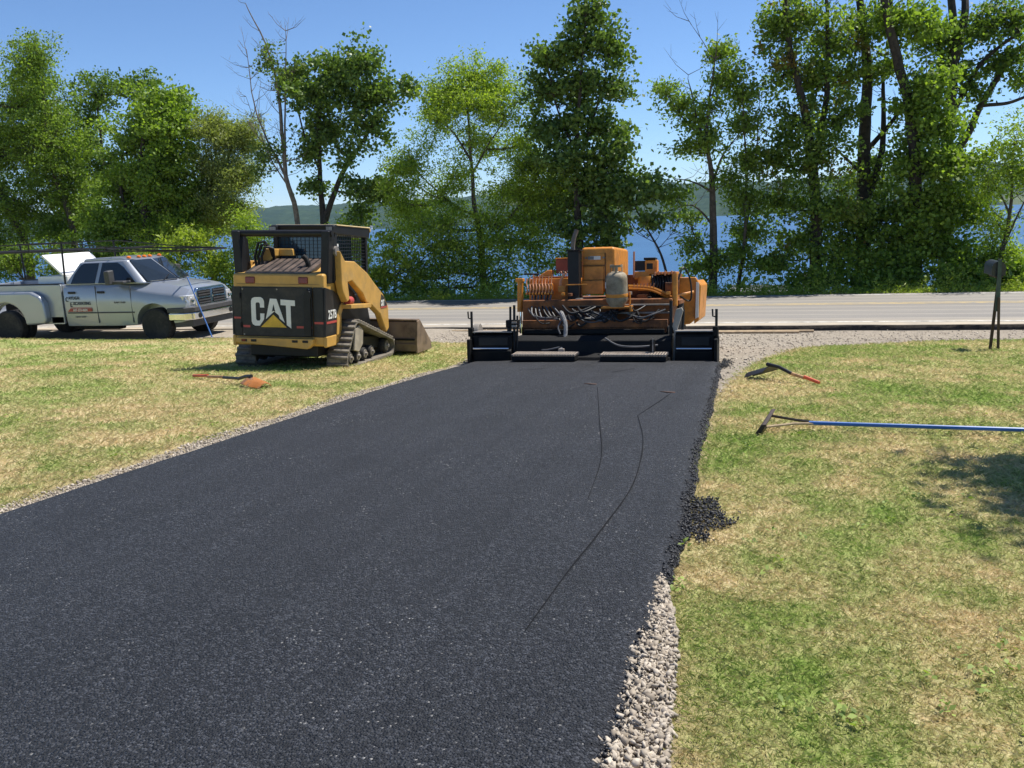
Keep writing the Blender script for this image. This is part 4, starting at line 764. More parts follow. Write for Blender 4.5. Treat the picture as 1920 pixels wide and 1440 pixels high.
for y in (-.56, -.2, 0, .2, .56): MB().lathe([(.055, 0), (.05, .03), (.02, .05), (.0, .052)], (-.86, y, 1.955), 'z', 10).build('roof_marker_light', m_amb, cabt, smooth=True)
# door seams, handles, trim
for s in (-1, 1):
    for x in (-1.55, -.58):
        MB().box(x-.004, x+.004, s*.985, s*1.0125, .47, 1.34).build('door_seam', m_plas, bodyt)
    for x in (-2.33, -1.5): MB().box(x, x+.2, s*.99, s*1.03, 1.17, 1.225).build('door_handle', m_blacks, bodyt, .015)
    MB().box(-2.4, -.52, s*.995, s*1.018, .70, .73).build('trim_strip', m_plas, bodyt)
    mi = MB().box(-.95, -.55, s*.96, s*1.24, 1.40, 1.46).build('mirror_arm', m_plas, bodyt, .02); MB().prism([(s*1.14, 1.38), (s*1.34, 1.38), (s*1.35, 1.70), (s*1.15, 1.72)], 'x', -.98, -.84).build('mirror_head', m_plas, mi, .03)
dr = bodyt
dm = pm('dark_lettering', (.03, .035, .05), .5)
def tx(nm, s_, size, x, z, mat, xs=1., bold=.0): return text(nm, s_, size, mat, dr, (x, -1.0165, z), (R(90), 0, 0), bold, xs)
tx('lettering', 'C', .155, -2.43, .985, dm, .8, .002); tx('lettering', 'AYUGA', .105, -2.335, 1.035, dm, .86, .002); tx('lettering', 'E', .155, -2.31, .86, dm, .8, .002); tx('lettering', 'XCAVATING', .105, -2.225, .905, dm, .86, .002)
MB().box(-2.31, -1.70, -1.019, -1.014, .838, .846).build('lettering_rule', m_red, dr); MB().prism([(-2.40, .745), (-2.31, .825), (-1.69, .825), (-1.69, .745)], 'y', -1.0185, -1.014).build('number_band', pm('band_red', (.3, .05, .035), .5), dr)
text('lettering', '607-533-4604', .082, m_white, dr, (-2.23, -1.0215, .757), (R(90), 0, 0), .001, .88); tx('lettering', 'USDOT 94324', .05, -2.2, .60, dm); tx('lettering', 'RAM 3500', .06, -1.05, .93, m_plas, 1.2)
# front end
fr = MB().prism([(-.62, .78), (.62, .78), (.62, 1.14), (.52, 1.22), (-.52, 1.22), (-.62, 1.14)], 'x', .80, .905).build('grille_surround', m_chrome, tk, .03)
for y0, y1 in ((-.53, -.05), (.05, .53)):
    MB().box(.895, .91, y0, y1, .83, 1.15).build('grille_recess', m_blacks, fr)
    for k in range(5): MB().box(.907, .922, y0, y1, .848+k*.062, .876+k*.062).build('grille_slat', m_plas if k != 2 else m_chrome, fr)
for s in (-1, 1):
    hl = MB().prism([(.46, s*.955), (.78, s*.935), (.872, s*.84), (.895, s*.645), (.70, s*.645), (.46, s*.80)], 'z', .845, 1.075).build('headlight', m_lens, tk, .02)
    MB().prism([(.47, s*.962), (.62, s*.953), (.60, s*.9), (.47, s*.9)], 'z', .87, 1.05).build('turn_signal', m_amb, hl)
    for yy_ in (.88, .74): MB().lathe([(.055, 0), (.06, .012), (.02, .004)], (.89 - (.06 if yy_ > .8 else 0), s*yy_, .96), 'x', 12).build('lamp', m_chrome, hl, smooth=True)
bp = MB().prism([(.38, -1.0), (.8, -.99), (.97, -.80), (1.0, 0), (.97, .80), (.8, .99), (.38, 1.0)], 'z', .50, .68).build('front_bumper', m_chrome, tk, .03)
MB().prism([(.36, -1.01), (.81, -1.0), (.98, -.80), (1.01, 0), (.98, .80), (.81, 1.0), (.36, 1.01)], 'z', .685, .80).build('bumper_cover', m_plas, bp, .02); MB().prism([(.5, -.95), (.9, -.8), (.9, .8), (.5, .95)], 'z', .34, .498).build('air_dam', m_plas, bp, .02)
for s in (-1, 1): MB().lathe([(.06, 0), (.065, .01), (.0, .01)], (.975, s*.62, .59), 'x', 14).build('fog_lamp', m_blacks, bp, smooth=True)
# bed
def arch(r_): return [(-4.08+r_*math.cos(a_), .44+r_*math.sin(a_)) for a_ in np.linspace(math.pi, 0, 15)]
bed = MB().box(-5.55, -2.53, -.80, .80, .62, .70).box(-2.60, -2.53, -.93, .93, .62, 1.385).box(-5.56, -5.48, -.93, .93, .62, 1.38).build('bed', m_sil, tk, .015)
for s in (-1, 1): MB().box(-5.5, -2.56, s*.90, s*1.005, 1.402, 1.42).build('bed_rail_cap', m_blacks, bed)
for s in (-1, 1):
    fd = MB().prism(arch(.54)+[(-3.0, .47), (-2.92, .55), (-2.93, .95), (-3.05, 1.14), (-3.3, 1.24), (-4.9, 1.24), (-5.2, 1.14), (-5.33, .9), (-5.3, .5)], 'y', s*.985, s*1.175).build('rear_fender', m_sil, tk, .07, seg=3)
    MB().prism(arch(.52)+[(-2.54, .46), (-2.54, 1.40), (-5.55, 1.40), (-5.55, .56)], 'y', s*.93, s*1.0).build('bed_side', m_sil, bed, .02, seg=3)
    MB().box(-2.9, -2.55, s*.95, s*1.0, .45, .62).build('bed_skirt', m_sil, bed)
def wheelt(x, y, s, w_=.26, dual=False):
    r_ = .40; t_ = MB().lathe([(r_*.62, -w_/2), (r_*.9, -w_/2), (r_, -w_*.36), (r_, w_*.36), (r_*.9, w_/2), (r_*.62, w_/2)], (x, y, r_), 'y', 30).build('wheel', m_tyre, tk, smooth=True)
    MB().lathe([(r_*.64, -w_*.42), (r_*.60, w_*.3*s), (r_*.36, w_*.18*s), (r_*.28, w_*.45*s), (.001, w_*.47*s)], (x, y, r_), 'y', 24).build('rim', m_steel, t_, smooth=True)
for s in (-1, 1): wheelt(0, s*.86, s); wheelt(-4.08, s*1.05, s, .24); wheelt(-4.08, s*.76, s, .24)
MB().box(-5.4, .7, -.45, .45, .42, .60).build('frame_rails', m_tar, tk); MB().box(-2.4, -1.2, -.75, -.5, .28, .5).build('fuel_tank', m_tar, tk, .03); MB().cyl((-4.08, -.8, .4), (-4.08, .8, .4), .07).build('rear_axle', m_tar, tk); MB().cyl((0, -.8, .4), (0, .8, .4), .06).build('front_axle', m_tar, tk)
for s in (-1, 1): MB().box(-4.62, -3.54, s*.45, s*.62, .62, 1.0).build('wheel_well', m_tar, bed); MB().box(-.5, .5, s*.45, s*.6, .5, .95).build('wheel_well', m_tar, bodyt)
# ladder rack
rk = MB()
for s in (-1, 1):
    y = s*.93
    for x in (-5.4, -2.44): rk.tube([(x, y, 1.40), (x, y*.96, 2.36)], .023, 6)
    rk.tube([(-5.5, y*.96, 2.18), (-2.4, y*.95, 2.18), (.95, y*.8, 2.08)], .019, 6); rk.tube([(-5.5, y*.96, 2.36), (-2.3, y*.96, 2.36), (-.45, y*.9, 2.16), (.95, y*.8, 2.09)], .013, 6)
    for x in (-4.4, -3.4, -1.2): rk.tube([(x, y*.96, 2.17), (x, y*.96, 2.36 if x < -2.3 else 2.25)], .014, 5)
for x in (-5.45, -4.4, -3.4, -2.42, -1.2, .93): rk.tube([(x, -.9 if x < .5 else -.75, 2.19 if x < -.5 else 2.08), (x, .9 if x < .5 else .75, 2.19 if x < -.5 else 2.08)], .02, 6)
rk.build('ladder_rack', m_blacks, tk, smooth=True)
tb = empty('tool_box', (-16.55, 18.55, .19), label='white truck tool box with its lid raised behind the cab', cat='tool box')
m_tbw = pm('white_box_paint', (.78, .78, .76), .4, var=.05)
MB().box(-.45, .42, -.78, .78, -.7, .17).build('box', m_tbw, tb, .012); MB().add([(-.32, -.8, .18), (-.32, .8, .18), (.30, .8, .62), (.30, -.8, .62), (-.30, -.8, .15), (-.30, .8, .15), (.32, .8, .59), (.32, -.8, .59)], [(0, 1, 2, 3), (7, 6, 5, 4), (0, 4, 5, 1), (1, 5, 6, 2), (2, 6, 7, 3), (3, 7, 4, 0)])
ld = MB().add([(.30, -.8, .17), (.30, .8, .17), (-.25, .8, .66), (-.25, -.8, .66), (.34, -.8, .20), (.34, .8, .20), (-.21, .8, .69), (-.21, -.8, .69)], [(0, 1, 2, 3), (7, 6, 5, 4), (0, 4, 5, 1), (1, 5, 6, 2), (2, 6, 7, 3), (3, 7, 4, 0)]).build('lid', m_tbw, tb, .008)
for y in (-.55, .5): MB().tube([(.1, y, .15), (-.12, y, .54)], .012, 5).build('lid_strut', m_steel, ld)
# blue handled rake leaning on the truck
rkb = empty('leaning_rake', (-11.95, 17.3, 0), label='blue handled rake leaning against the front of the pickup', cat='rake'); rkb.location.z = g(-11.95, 17.3)
m_blue = pm('blue_handle', (.02, .11, .36), .35, var=.1)
MB().cyl((0, 0, .02), (-.75, .35, 1.42), .015, 8).build('handle', m_blue, rkb, smooth=True); MB().box(-.25, .25, -.03, .05, .0, .07).build('rake_head', m_steel, rkb, .005)

# ================================================================ asphalt paver
PY = -.075
pv = empty('asphalt_paver', (-2.13, 11.15, -.57), (R(-4.3), 0, 0), 'orange asphalt paver laying the driveway', 'paver')
def Zp(y, z): return z - PY*y
def pbox(name, x0, x1, y0, y1, z0, z1, mat, parent=None, bevel=.008):
    ym = (y0+y1)/2; return MB().box(x0, x1, y0, y1, Zp(ym, z0), Zp(ym, z1)).build(name, mat, parent or pv, bevel)
def pt(x, y, z): return (x, y, Zp(y, z))
def ptube(name, pts, r_, mat, parent=None, seg=7):
    P = [Vector(pt(*p_)) for p_ in pts]; Q = []
    if len(P) > 2:
        for i in range(len(P)-1):
            p0, p1, p2, p3 = P[max(i-1, 0)], P[i], P[i+1], P[min(i+2, len(P)-1)]
            for k in range(6): s = k/6; Q.append(.5*((2*p1)+(p2-p0)*s+(2*p0-5*p1+4*p2-p3)*s*s+(3*p1-p0-3*p2+p3)*s**3))
        Q.append(P[-1])
    else: Q = P
    return MB().tube(Q, r_, seg).build(name, mat, parent or pv, smooth=True)
# screed
scr = MB().prism([(.02, .0), (.06, .10), (.18, .14), (.22, .30), (.30, .36), (.75, .36), (.75, .0)], 'x', -1.06, 1.02).build('screed', m_tar, pv, .012)
pbox('screed_plate', -1.08, 1.03, -.02, .75, -.012, .012, m_tar, scr)
m_grate = pm('serrated_grating', (.36, .3, .24), .8, .2, var=.3, scale=30)
for x0_, x1_ in ((-1.02, -.17), (.15, .99)):
    st = MB(); st.box(x0_, x1_, -.16, -.145, .138, .15).box(x0_, x1_, .10, .115, .125, .165)
    n_ = 24
    for k in range(n_): xk = x0_+(x1_-x0_)*(k+.2)/n_; st.add([(xk, -.15, .148), (xk+.018, -.15, .148), (xk+.018, .1, .163), (xk, .1, .163), (xk, -.15, .125), (xk+.018, -.15, .125), (xk+.018, .1, .14), (xk, .1, .14)], [(0, 1, 2, 3), (7, 6, 5, 4), (0, 4, 5, 1), (1, 5, 6, 2), (2, 6, 7, 3), (3, 7, 4, 0)])
    for y in (-.08, -.01, .05): st.box(x0_, x1_, y, y+.012, .14+y*.04, .158+y*.06)
    w_ = st.build('walkway', m_grate, scr); MB().box(x0_+.005, x1_-.005, -.158, .1, .07, .122).build('walkway_tray', m_tar, w_)
for s, x0_, x1_ in ((-1, -1.64, -1.10), (1, 1.07, 1.55)):
    ex = MB().prism([(.12, .0), (.10, .17), (.16, .2), (.16, .37), (.22, .41), (.5, .42), (.5, .0)], 'x', x0_, x1_).build('screed_extension', m_tar, pv, .01)
    MB().box(x0_-.005, x1_+.005, .16, .48, .415, .428).build('extension_cover', m_steel, ex)
    MB().cyl((x0_+.02, .085, .205), (x1_-.02, .085, .205), .013, 10).build('slide_rod', m_chrome, ex, smooth=True); MB().box(x0_+.08, x1_-.05, .148, .165, .24, .35).build('extension_panel', m_blacks, ex, .006)
    xe = x0_-.03 if s < 0 else x1_+.03
    eg = MB().box(xe-.02, xe+.02, .02, .62, .0, .33).build('end_gate', m_tar, pv, .008)
    MB().cyl((xe, .2, .05), (xe, .2, .70), .017, 10).build('adjuster_post', m_blacks, eg); MB().cyl((xe, .2, .26), (xe, .2, .46), .03, 10).build('spring_sleeve', m_tar, eg)
    MB().box(xe-.045, xe+.02, .16, .24, .36, .48).build('bracket', m_tar, eg, .008); MB().tube([(xe, .2, .60), (xe-.045, .2, .61), (xe-.05, .2, .70)], .011, 6).build('crank_handle', m_blacks, eg)
MB().prism([(.55+.13*math.cos(a_), .36+.16*math.sin(a_)) for a_ in np.linspace(0, math.pi, 14)], 'x', -1.74, -1.66).build('auger_cover', pm('dusty_plate', (.3, .27, .23), .7, .2), pv, .006)
# inner posts
for k, (x, z1_, r_) in enumerate([(-1.13, .74, .016), (-1.075, .76, .018), (-1.035, .62, .014), (-1.16, .52, .02)]): ptube('screed_link', [(x, .2, .08), (x, .24, z1_)], r_, m_blacks)
pbox('link_block', -1.19, -1.02, .2, .32, .46, .56, m_tar); pbox('link_bolt', -1.1, -1.03, .17, .2, .47, .50, m_steel, bevel=.004); pbox('link_bolt', -1.1, -1.03, .17, .2, .52, .545, m_steel, bevel=.004)
MB().prism([(1.02, .0), (1.07, .0), (1.09, .45), (1.16, .68), (1.14, .72), (1.07, .70), (1.02, .48), (1.045, .40)], 'y', .28, .33).build('tow_bracket', pm('pale_bracket', (.38, .34, .28), .7, .2), pv, .008)
ptube('screed_link', [(1.13, .4, .1), (1.15, .42, .66)], .02, m_blacks); ptube('screed_link', [(1.0, .3, .1), (1.0, .34, .78)], .022, m_blacks)
# tractor body
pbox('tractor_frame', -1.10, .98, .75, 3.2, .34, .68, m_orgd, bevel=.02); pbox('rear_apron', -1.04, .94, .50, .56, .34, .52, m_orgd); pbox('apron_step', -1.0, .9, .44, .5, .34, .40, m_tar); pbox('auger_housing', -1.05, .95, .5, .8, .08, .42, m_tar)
pbox('deck_beam', -.2, .97, .68, .74, .575, .60, m_steel, bevel=.004); pbox('deck_plate', .34, .96, .64, .9, .68, .70, m_steel, bevel=.004); pbox('deck_plate', -.42, .14, .64, .9, .66, .685, m_tar, bevel=.004)
for s in (-1, 1):
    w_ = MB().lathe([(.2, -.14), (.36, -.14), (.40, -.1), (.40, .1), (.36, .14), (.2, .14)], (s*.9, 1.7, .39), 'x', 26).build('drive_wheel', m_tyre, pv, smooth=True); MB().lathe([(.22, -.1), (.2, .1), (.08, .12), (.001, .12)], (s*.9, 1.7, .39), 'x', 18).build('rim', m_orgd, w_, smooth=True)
    MB().lathe([(.12, -.12), (.22, -.1), (.22, .1), (.12, .12)], (s*.85, 3.0, .22), 'x', 20).build('front_wheel', m_tyre, pv, smooth=True)
# engine hood and stack
hd = pbox('engine_hood', -.34, .14, 1.18, 2.5, .78, 1.41, m_org, bevel=.045)
pbox('hood_panel', -.305, -.02, 1.165, 1.2, 1.0, 1.19, m_org, hd); pbox('hood_panel', -.335, -.02, 1.14, 1.2, .80, .998, m_org, hd, .012); pbox('hood_frame', -.31, .0, 1.168, 1.2, 1.22, 1.37, m_org, hd, .006)
for z_ in (.995, 1.20): pbox('panel_seam', -.325, -.005, 1.158, 1.175, z_, z_+.008, m_blacks, hd, 0)
pbox('panel_seam', .0, .008, 1.166, 1.182, .80, 1.38, m_blacks, hd, 0)
lp = pbox('name_plate', -.21, -.06, 1.16, 1.17, 1.285, 1.335, m_white, hd, .003); pbox('name_plate_dark', -.24, -.155, 1.157, 1.162, 1.288, 1.332, pm('plate_grey', (.2, .2, .2), .5), hd, .002)
for x in (-.28, .0-.03): pbox('latch', x, x+.03, 1.155, 1.17, 1.30, 1.325, m_steel, hd, .003)
pbox('lifting_eye', -.11, -.06, 1.5, 1.56, 1.41, 1.445, m_org, hd, .01)
pbox('muffler_stack', -.49, -.33, .95, 1.12, .72, 1.42, m_blacks, bevel=.012); pbox('stack_cap', -.51, -.31, .93, 1.14, 1.42, 1.435, m_tar, bevel=.004)
ptube('exhaust_pipe', [(-.43, 1.05, 1.42), (-.43, 1.05, 1.5), (-.415, 1.06, 1.6), (-.38, 1.09, 1.71)], .03, pm('rusty_pipe', (.2, .165, .14), .7, .4, dirt=(.1, .07, .05)), seg=10)
pbox('guard_rail', -.5, -.2, .84, .86, .96, .975, m_org, bevel=.003)
# hydraulic valve bank
vb = pbox('valve_bank', -1.07, -.70, .86, 1.0, .83, .88, m_orgd); pbox('valve_body', -1.04, -.72, .9, 1.05, .88, .98, m_org, vb, .01)
m_pink = pm('faded_orange_lever', (.55, .24, .12), .6, var=.2)
for k in range(9):
    x = -1.06+.045*k; q_ = ptube('lever', [(x, .85, .84), (x+.008, .86, .93), (x-.012, .9, 1.0), (x-.008, .93, 1.06+.025*(k % 3))], .009, m_pink, vb, 6); pbox('fitting', x-.012, x+.012, .83, .86, .84, .865, m_org, vb, .003)
for k in range(7):
    x = -.98+.045*k; ptube('hose', [(x, .85, .83), (x+.01, .8, .72), (x+.06+.02*k, .62, .58-.02*(k % 3)), (x+.25, .58, .52), (-.42+.03*k, .6, .56)], .013, m_hose if k % 2 else m_grey, vb)
ptube('hose', [(-1.04, .8, .68), (-.95, .66, .60), (-.8, .58, .55), (-.6, .56, .55)], .012, m_grey, vb)
cyl_ = ptube('lift_cylinder', [(-1.16, .85, .60), (-1.15, .86, 1.03)], .042, m_org, seg=14); ptube('cylinder_rod', [(-1.155, .85, .3), (-1.155, .85, .62)], .02, m_chrome, cyl_); pbox('cylinder_cap', -1.21, -1.10, .80, .92, 1.02, 1.07, m_org, cyl_, .01)
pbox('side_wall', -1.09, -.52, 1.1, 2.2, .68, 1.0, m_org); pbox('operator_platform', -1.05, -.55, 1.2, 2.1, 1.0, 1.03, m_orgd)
MB().prism([(-1.02, Zp(1.4, 1.04)), (-.86, Zp(1.4, 1.14)), (-.80, Zp(1.4, 1.14)), (-.82, Zp(1.4, 1.03))], 'y', 1.3, 1.5).build('seat_pedestal', m_org, pv, .01)
pbox('electrical_box', -.76, -.58, 1.4, 1.6, 1.08, 1.29, pm('faded_red_box', (.27, .06, .03), .6), bevel=.01); pbox('box_lid', -.77, -.57, 1.39, 1.61, 1.29, 1.305, m_org)
ptube('steering_bar', [(-1.13, 1.0, 1.12), (-.92, 1.02, 1.11)], .014, m_blacks); ptube('steering_post', [(-1.0, 1.0, .95), (-.99, 1.02, 1.12)], .012, m_pink)
ptube('grab_handle', [(-.60, .95, .9), (-.59, .96, 1.02), (-.54, .97, 1.1), (-.53, .97, 1.12)], .018, m_pink); pbox('bracket', -.62, -.52, .9, .98, .86, .95, m_org)
# right hand cluster
pbox('tank_shelf', .06, .46, .48, .72, .665, .69, m_org, bevel=.006); pbox('shelf_lip', .44, .465, .48, .72, .62, .70, m_org, bevel=.004); ptube('shelf_post', [(.43, .6, .68), (.43, .6, .88)], .012, m_org)
cb = pbox('control_box', .55, .72, 1.25, 1.45, 1.05, 1.25, m_org, bevel=.012); pbox('box_hat', .535, .70, 1.22, 1.46, 1.25, 1.285, m_tar, cb, .012); pbox('gauge_panel', .575, .66, 1.245, 1.26, 1.13, 1.21, m_blacks, cb, .004)
pbox('gauge_console', .40, .55, 1.3, 1.5, 1.10, 1.24, m_blacks, bevel=.01); pbox('console_base', .40, .62, 1.25, 1.5, .98, 1.095, m_org, bevel=.02); ptube('marker_rod', [(.395, 1.25, 1.02), (.40, 1.25, 1.38)], .014, m_pink)
MB().lathe([(.12, 0), (.12, .14), (.1, .2), (.0, .2)], (.58, 1.2, Zp(1.2, .84)), 'z', 16).build('hydraulic_drum', m_org, pv, smooth=True)
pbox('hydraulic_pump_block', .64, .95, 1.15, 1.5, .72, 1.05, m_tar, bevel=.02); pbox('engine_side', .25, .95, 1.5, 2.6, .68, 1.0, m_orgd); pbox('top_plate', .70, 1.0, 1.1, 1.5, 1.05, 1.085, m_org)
for k in range(8): x = .66+.036*k; ptube('hydraulic_hose', [(x, 1.14, 1.04-.02*(k % 2)), (x+.02, 1.06, .95), (x-.02+.01*k, 1.05, .84), (x+.03, 1.1, .74)], .014, m_hose)
for k in range(7): x = .70+.045*k; pbox('fitting', x, x+.022, 1.08, 1.12, 1.05+.01*(k % 3), 1.10+.012*(k % 2), m_pink, bevel=.004)
for z0_, z1_, dy in ((.93, .77, 0), (.89, .72, .04)): ptube('push_bar', [(.36, .95+dy, z0_), (.68, .95+dy, z0_-.03), (.96, .93+dy, z1_)], .02, m_org, seg=5)
for k in range(7): x = .44+.045*k; ptube('bar_lever', [(x, .93, .90), (x+.005, .93, .965)], .007, m_pink, seg=5)
ptube('lift_cylinder', [(1.0, .85, .66), (1.0, .86, 1.09)], .04, m_org, seg=14); ptube('hopper_hose', [(1.04, .9, 1.0), (1.10, 1.0, 1.16), (1.18, 1.1, 1.0), (1.2, 1.1, .75), (1.15, 1.1, .7), (1.05, 1.0, .78)], .012, m_hose)
ptube('hopper_strut', [(1.0, .95, .78), (1.22, 1.2, .81)], .018, m_org)
hp = MB().prism([(.95, Zp(2.4, .22)), (1.12, Zp(2.4, .24)), (1.24, Zp(2.4, .34)), (1.27, Zp(2.4, .80)), (1.20, Zp(2.4, .92)), (.97, Zp(2.4, .92))], 'y', 1.9, 2.0).build('hopper_wing', m_org, pv, .015)
MB().prism([(1.18, .42), (1.25, .47), (1.28, .98), (1.22, 1.06), (1.19, 1.05)], 'y', 1.9, 3.4).build('hopper_side', m_org, pv, .015); MB().prism([(1.20, .5), (1.245, .52), (1.25, 1.02), (1.21, 1.03)], 'y', 1.86, 1.9).build('hopper_edge', m_white, pv)
MB().prism([(-1.20, .42), (-1.30, .47), (-1.33, .95), (-1.22, .98)], 'y', 2.1, 3.4).build('hopper_side', m_org, pv, .015)
# hose bundle and loose lines
ptube('hose_bundle', [(-.50, .55, .62), (-.46, .45, .60), (-.40, .36, .48), (-.40, .3, .3), (-.43, .2, .16)], .028, pm('wrapped_hose', (.27, .26, .25), .8, var=.3, scale=30, bmp=.8), seg=8)
ptube('air_line', [(-.45, .45, .55), (-.50, .36, .45), (-.46, .3, .36)], .012, m_grey); MB().box(-.46, -.38, .14, .26, .1, .2).build('hose_shoe', m_steel, pv, .01)
for k in range(9):
    a_ = k/8; ptube('hose', [(-.36+.03*k, .62, .66-.02*(k % 3)), (-.2+.05*k, .5, .52+.06*a_), (.0+.03*k, .48, .5+.07*((k*3) % 4)/4), (.12+.02*k, .58, .62+.04*a_)], .009+.003*(k % 2), m_hose if k % 3 else m_grey)
ptube('hose', [(-.85, .3, .18), (-.65, .18, .165), (-.45, .2, .2)], .011, m_grey); ptube('hose', [(.16, .2, .32), (.35, .1, .24), (.6, .08, .225), (.85, .15, .235)], .012, m_grey); ptube('hose', [(.4, .6, .58), (.6, .5, .55), (.72, .5, .58), (.9, .6, .64)], .011, m_grey)
ptube('hose', [(.35, .62, .4), (.5, .5, .5), (.65, .52, .48), (.8, .6, .42)], .011, m_hose)
sb = pbox('burner_valve', .76, .82, .05, .12, .16, .32, m_tar, scr, .006); ptube('valve_stem', [(.80, .04, .14), (.80, .04, .34)], .008, m_steel, sb, 5)
for k in range(4): pbox('flange_bolt', .62+.075*k, .66+.075*k, .66, .70, .475, .49, m_steel, bevel=.003)
rng2 = random.Random(5)
for k in range(16):     # lines and fittings crowding the rear of the tractor
    x = rng2.uniform(-.95, .85); z = rng2.uniform(.5, .72); L_x = rng2.uniform(.15, .4)
    ptube('hose', [(x, .6, z), (x+L_x*.4, .46, z-rng2.uniform(.05, .16)), (x+L_x, .6, z-rng2.uniform(-.02, .1))], rng2.choice((.009, .013, .016)), m_hose)
for k in range(10):
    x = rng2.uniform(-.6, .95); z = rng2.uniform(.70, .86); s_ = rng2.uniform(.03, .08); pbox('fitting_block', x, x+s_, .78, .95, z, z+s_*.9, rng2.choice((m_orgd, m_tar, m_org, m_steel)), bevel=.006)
for k in range(6):
    x = -.66+.03*k; ptube('control_lever', [(x, 1.2, .98), (x+.01, 1.22, 1.08), (x-.02, 1.24, 1.12+.01*(k % 3))], .008, m_pink if k % 2 else m_blacks, seg=5)
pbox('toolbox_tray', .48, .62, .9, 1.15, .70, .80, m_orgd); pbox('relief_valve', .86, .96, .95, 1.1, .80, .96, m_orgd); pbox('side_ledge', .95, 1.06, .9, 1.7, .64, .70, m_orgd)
# gas cylinder standing on the paver shelf
m_tank = pm('dirty_tank_paint', (.33, .275, .19), .6, var=.2, scale=5, dirt=(.15, .11, .065), dirt_lo=.4, dirt_hi=.7, dscale=7)
gt = empty('propane_tank', (-2.13+.265, 11.15+.6, -.57+.69), label='dirty beige propane tank strapped on the back of the paver', cat='gas tank')
MB().lathe([(.10, 0), (.105, .02), (.14, .07), (.145, .12), (.145, .37), (.138, .41), (.11, .445), (.06, .465), (.0, .47)], (0, 0, 0), 'z', 24).build('vessel', m_tank, gt, smooth=True)
cl_ = MB(); pts = [(.085*math.cos(a_), .085*math.sin(a_)) for a_ in np.linspace(-4.2, .9, 17)]
for i_, ((x0_, y0_), (x1_, y1_)) in enumerate(zip(pts, pts[1:])):
    for za, zb in (((.44, .555),) if i_ % 4 == 0 else ((.44, .46), (.525, .555))): cl_.add([(x0_, y0_, za), (x1_, y1_, za), (x1_, y1_, zb), (x0_, y0_, zb), (x0_*.92, y0_*.92, za), (x1_*.92, y1_*.92, za), (x1_*.92, y1_*.92, zb), (x0_*.92, y0_*.92, zb)], [(0, 1, 2, 3), (7, 6, 5, 4), (3, 2, 6, 7), (0, 4, 5, 1)])
cl_.build('collar', m_tank, gt); MB().cyl((0, 0, .45), (0, 0, .52), .022, 10).build('valve', m_steel, gt); MB().lathe([(.147, .13), (.149, .14), (.149, .165), (.147, .175)], (0, 0, 0), 'z', 24).build('strap', m_org, gt, smooth=True)
MB().add([(-.148, -.03, .25), (-.125, -.085, .25), (-.125, -.085, .33), (-.148, -.03, .33)], [(0, 1, 2, 3)]).build('label', m_white, gt)

# ================================================================ mailbox
mx0, my0 = 3.19, 13.78; mbx = empty('mailbox', (mx0, my0, g(mx0, my0)), label='black rural mailbox on a leaning steel post stand', cat='mailbox')
m_mb = pm('mailbox_black', (.02, .02, .022), .35, var=.2); m_post = pm('green_steel_post', (.06, .085, .075), .6, .4, var=.3); m_rust = pm('rusty_post', (.07, .045, .03), .8, var=.3)
arc = [(-.085, 1.05)]+[(.085*math.cos(a_), 1.16+.085*math.sin(a_)) for a_ in np.linspace(math.pi, 0, 12)]+[(.085, 1.05)]
bx_ = MB().prism(arc, 'y', .07, .55).build('box', m_mb, mbx, .004); MB().prism([(x*1.04, 1.045+(z-1.05)*1.03) for x, z in arc], 'y', .06, .075).build('back_plate', m_mb, bx_)
MB().add([(-.028, .0, .55), (.028, .0, .55), (.02, .0, 1.28), (-.026, .0, 1.28), (-.028, .03, .55), (.028, .03, .55), (.02, .03, 1.28), (-.026, .03, 1.28)], [(0, 1, 2, 3), (7, 6, 5, 4), (0, 4, 5, 1), (1, 5, 6, 2), (2, 6, 7, 3), (3, 7, 4, 0)]).build('upper_post', m_post, mbx)
MB().prism([(-.075, -.05), (-.037, -.05), (.014, .9), (-.025, .9)], 'y', .035, .06).build('leg', m_rust, mbx); MB().prism([(.02, -.05), (.054, -.05), (.02, .75), (-.012, .75)], 'y', -.03, -.004).build('leg', m_rust, mbx); MB().box(-.05, .05, .03, .4, 1.02, 1.046).build('bracket', m_rust, mbx)

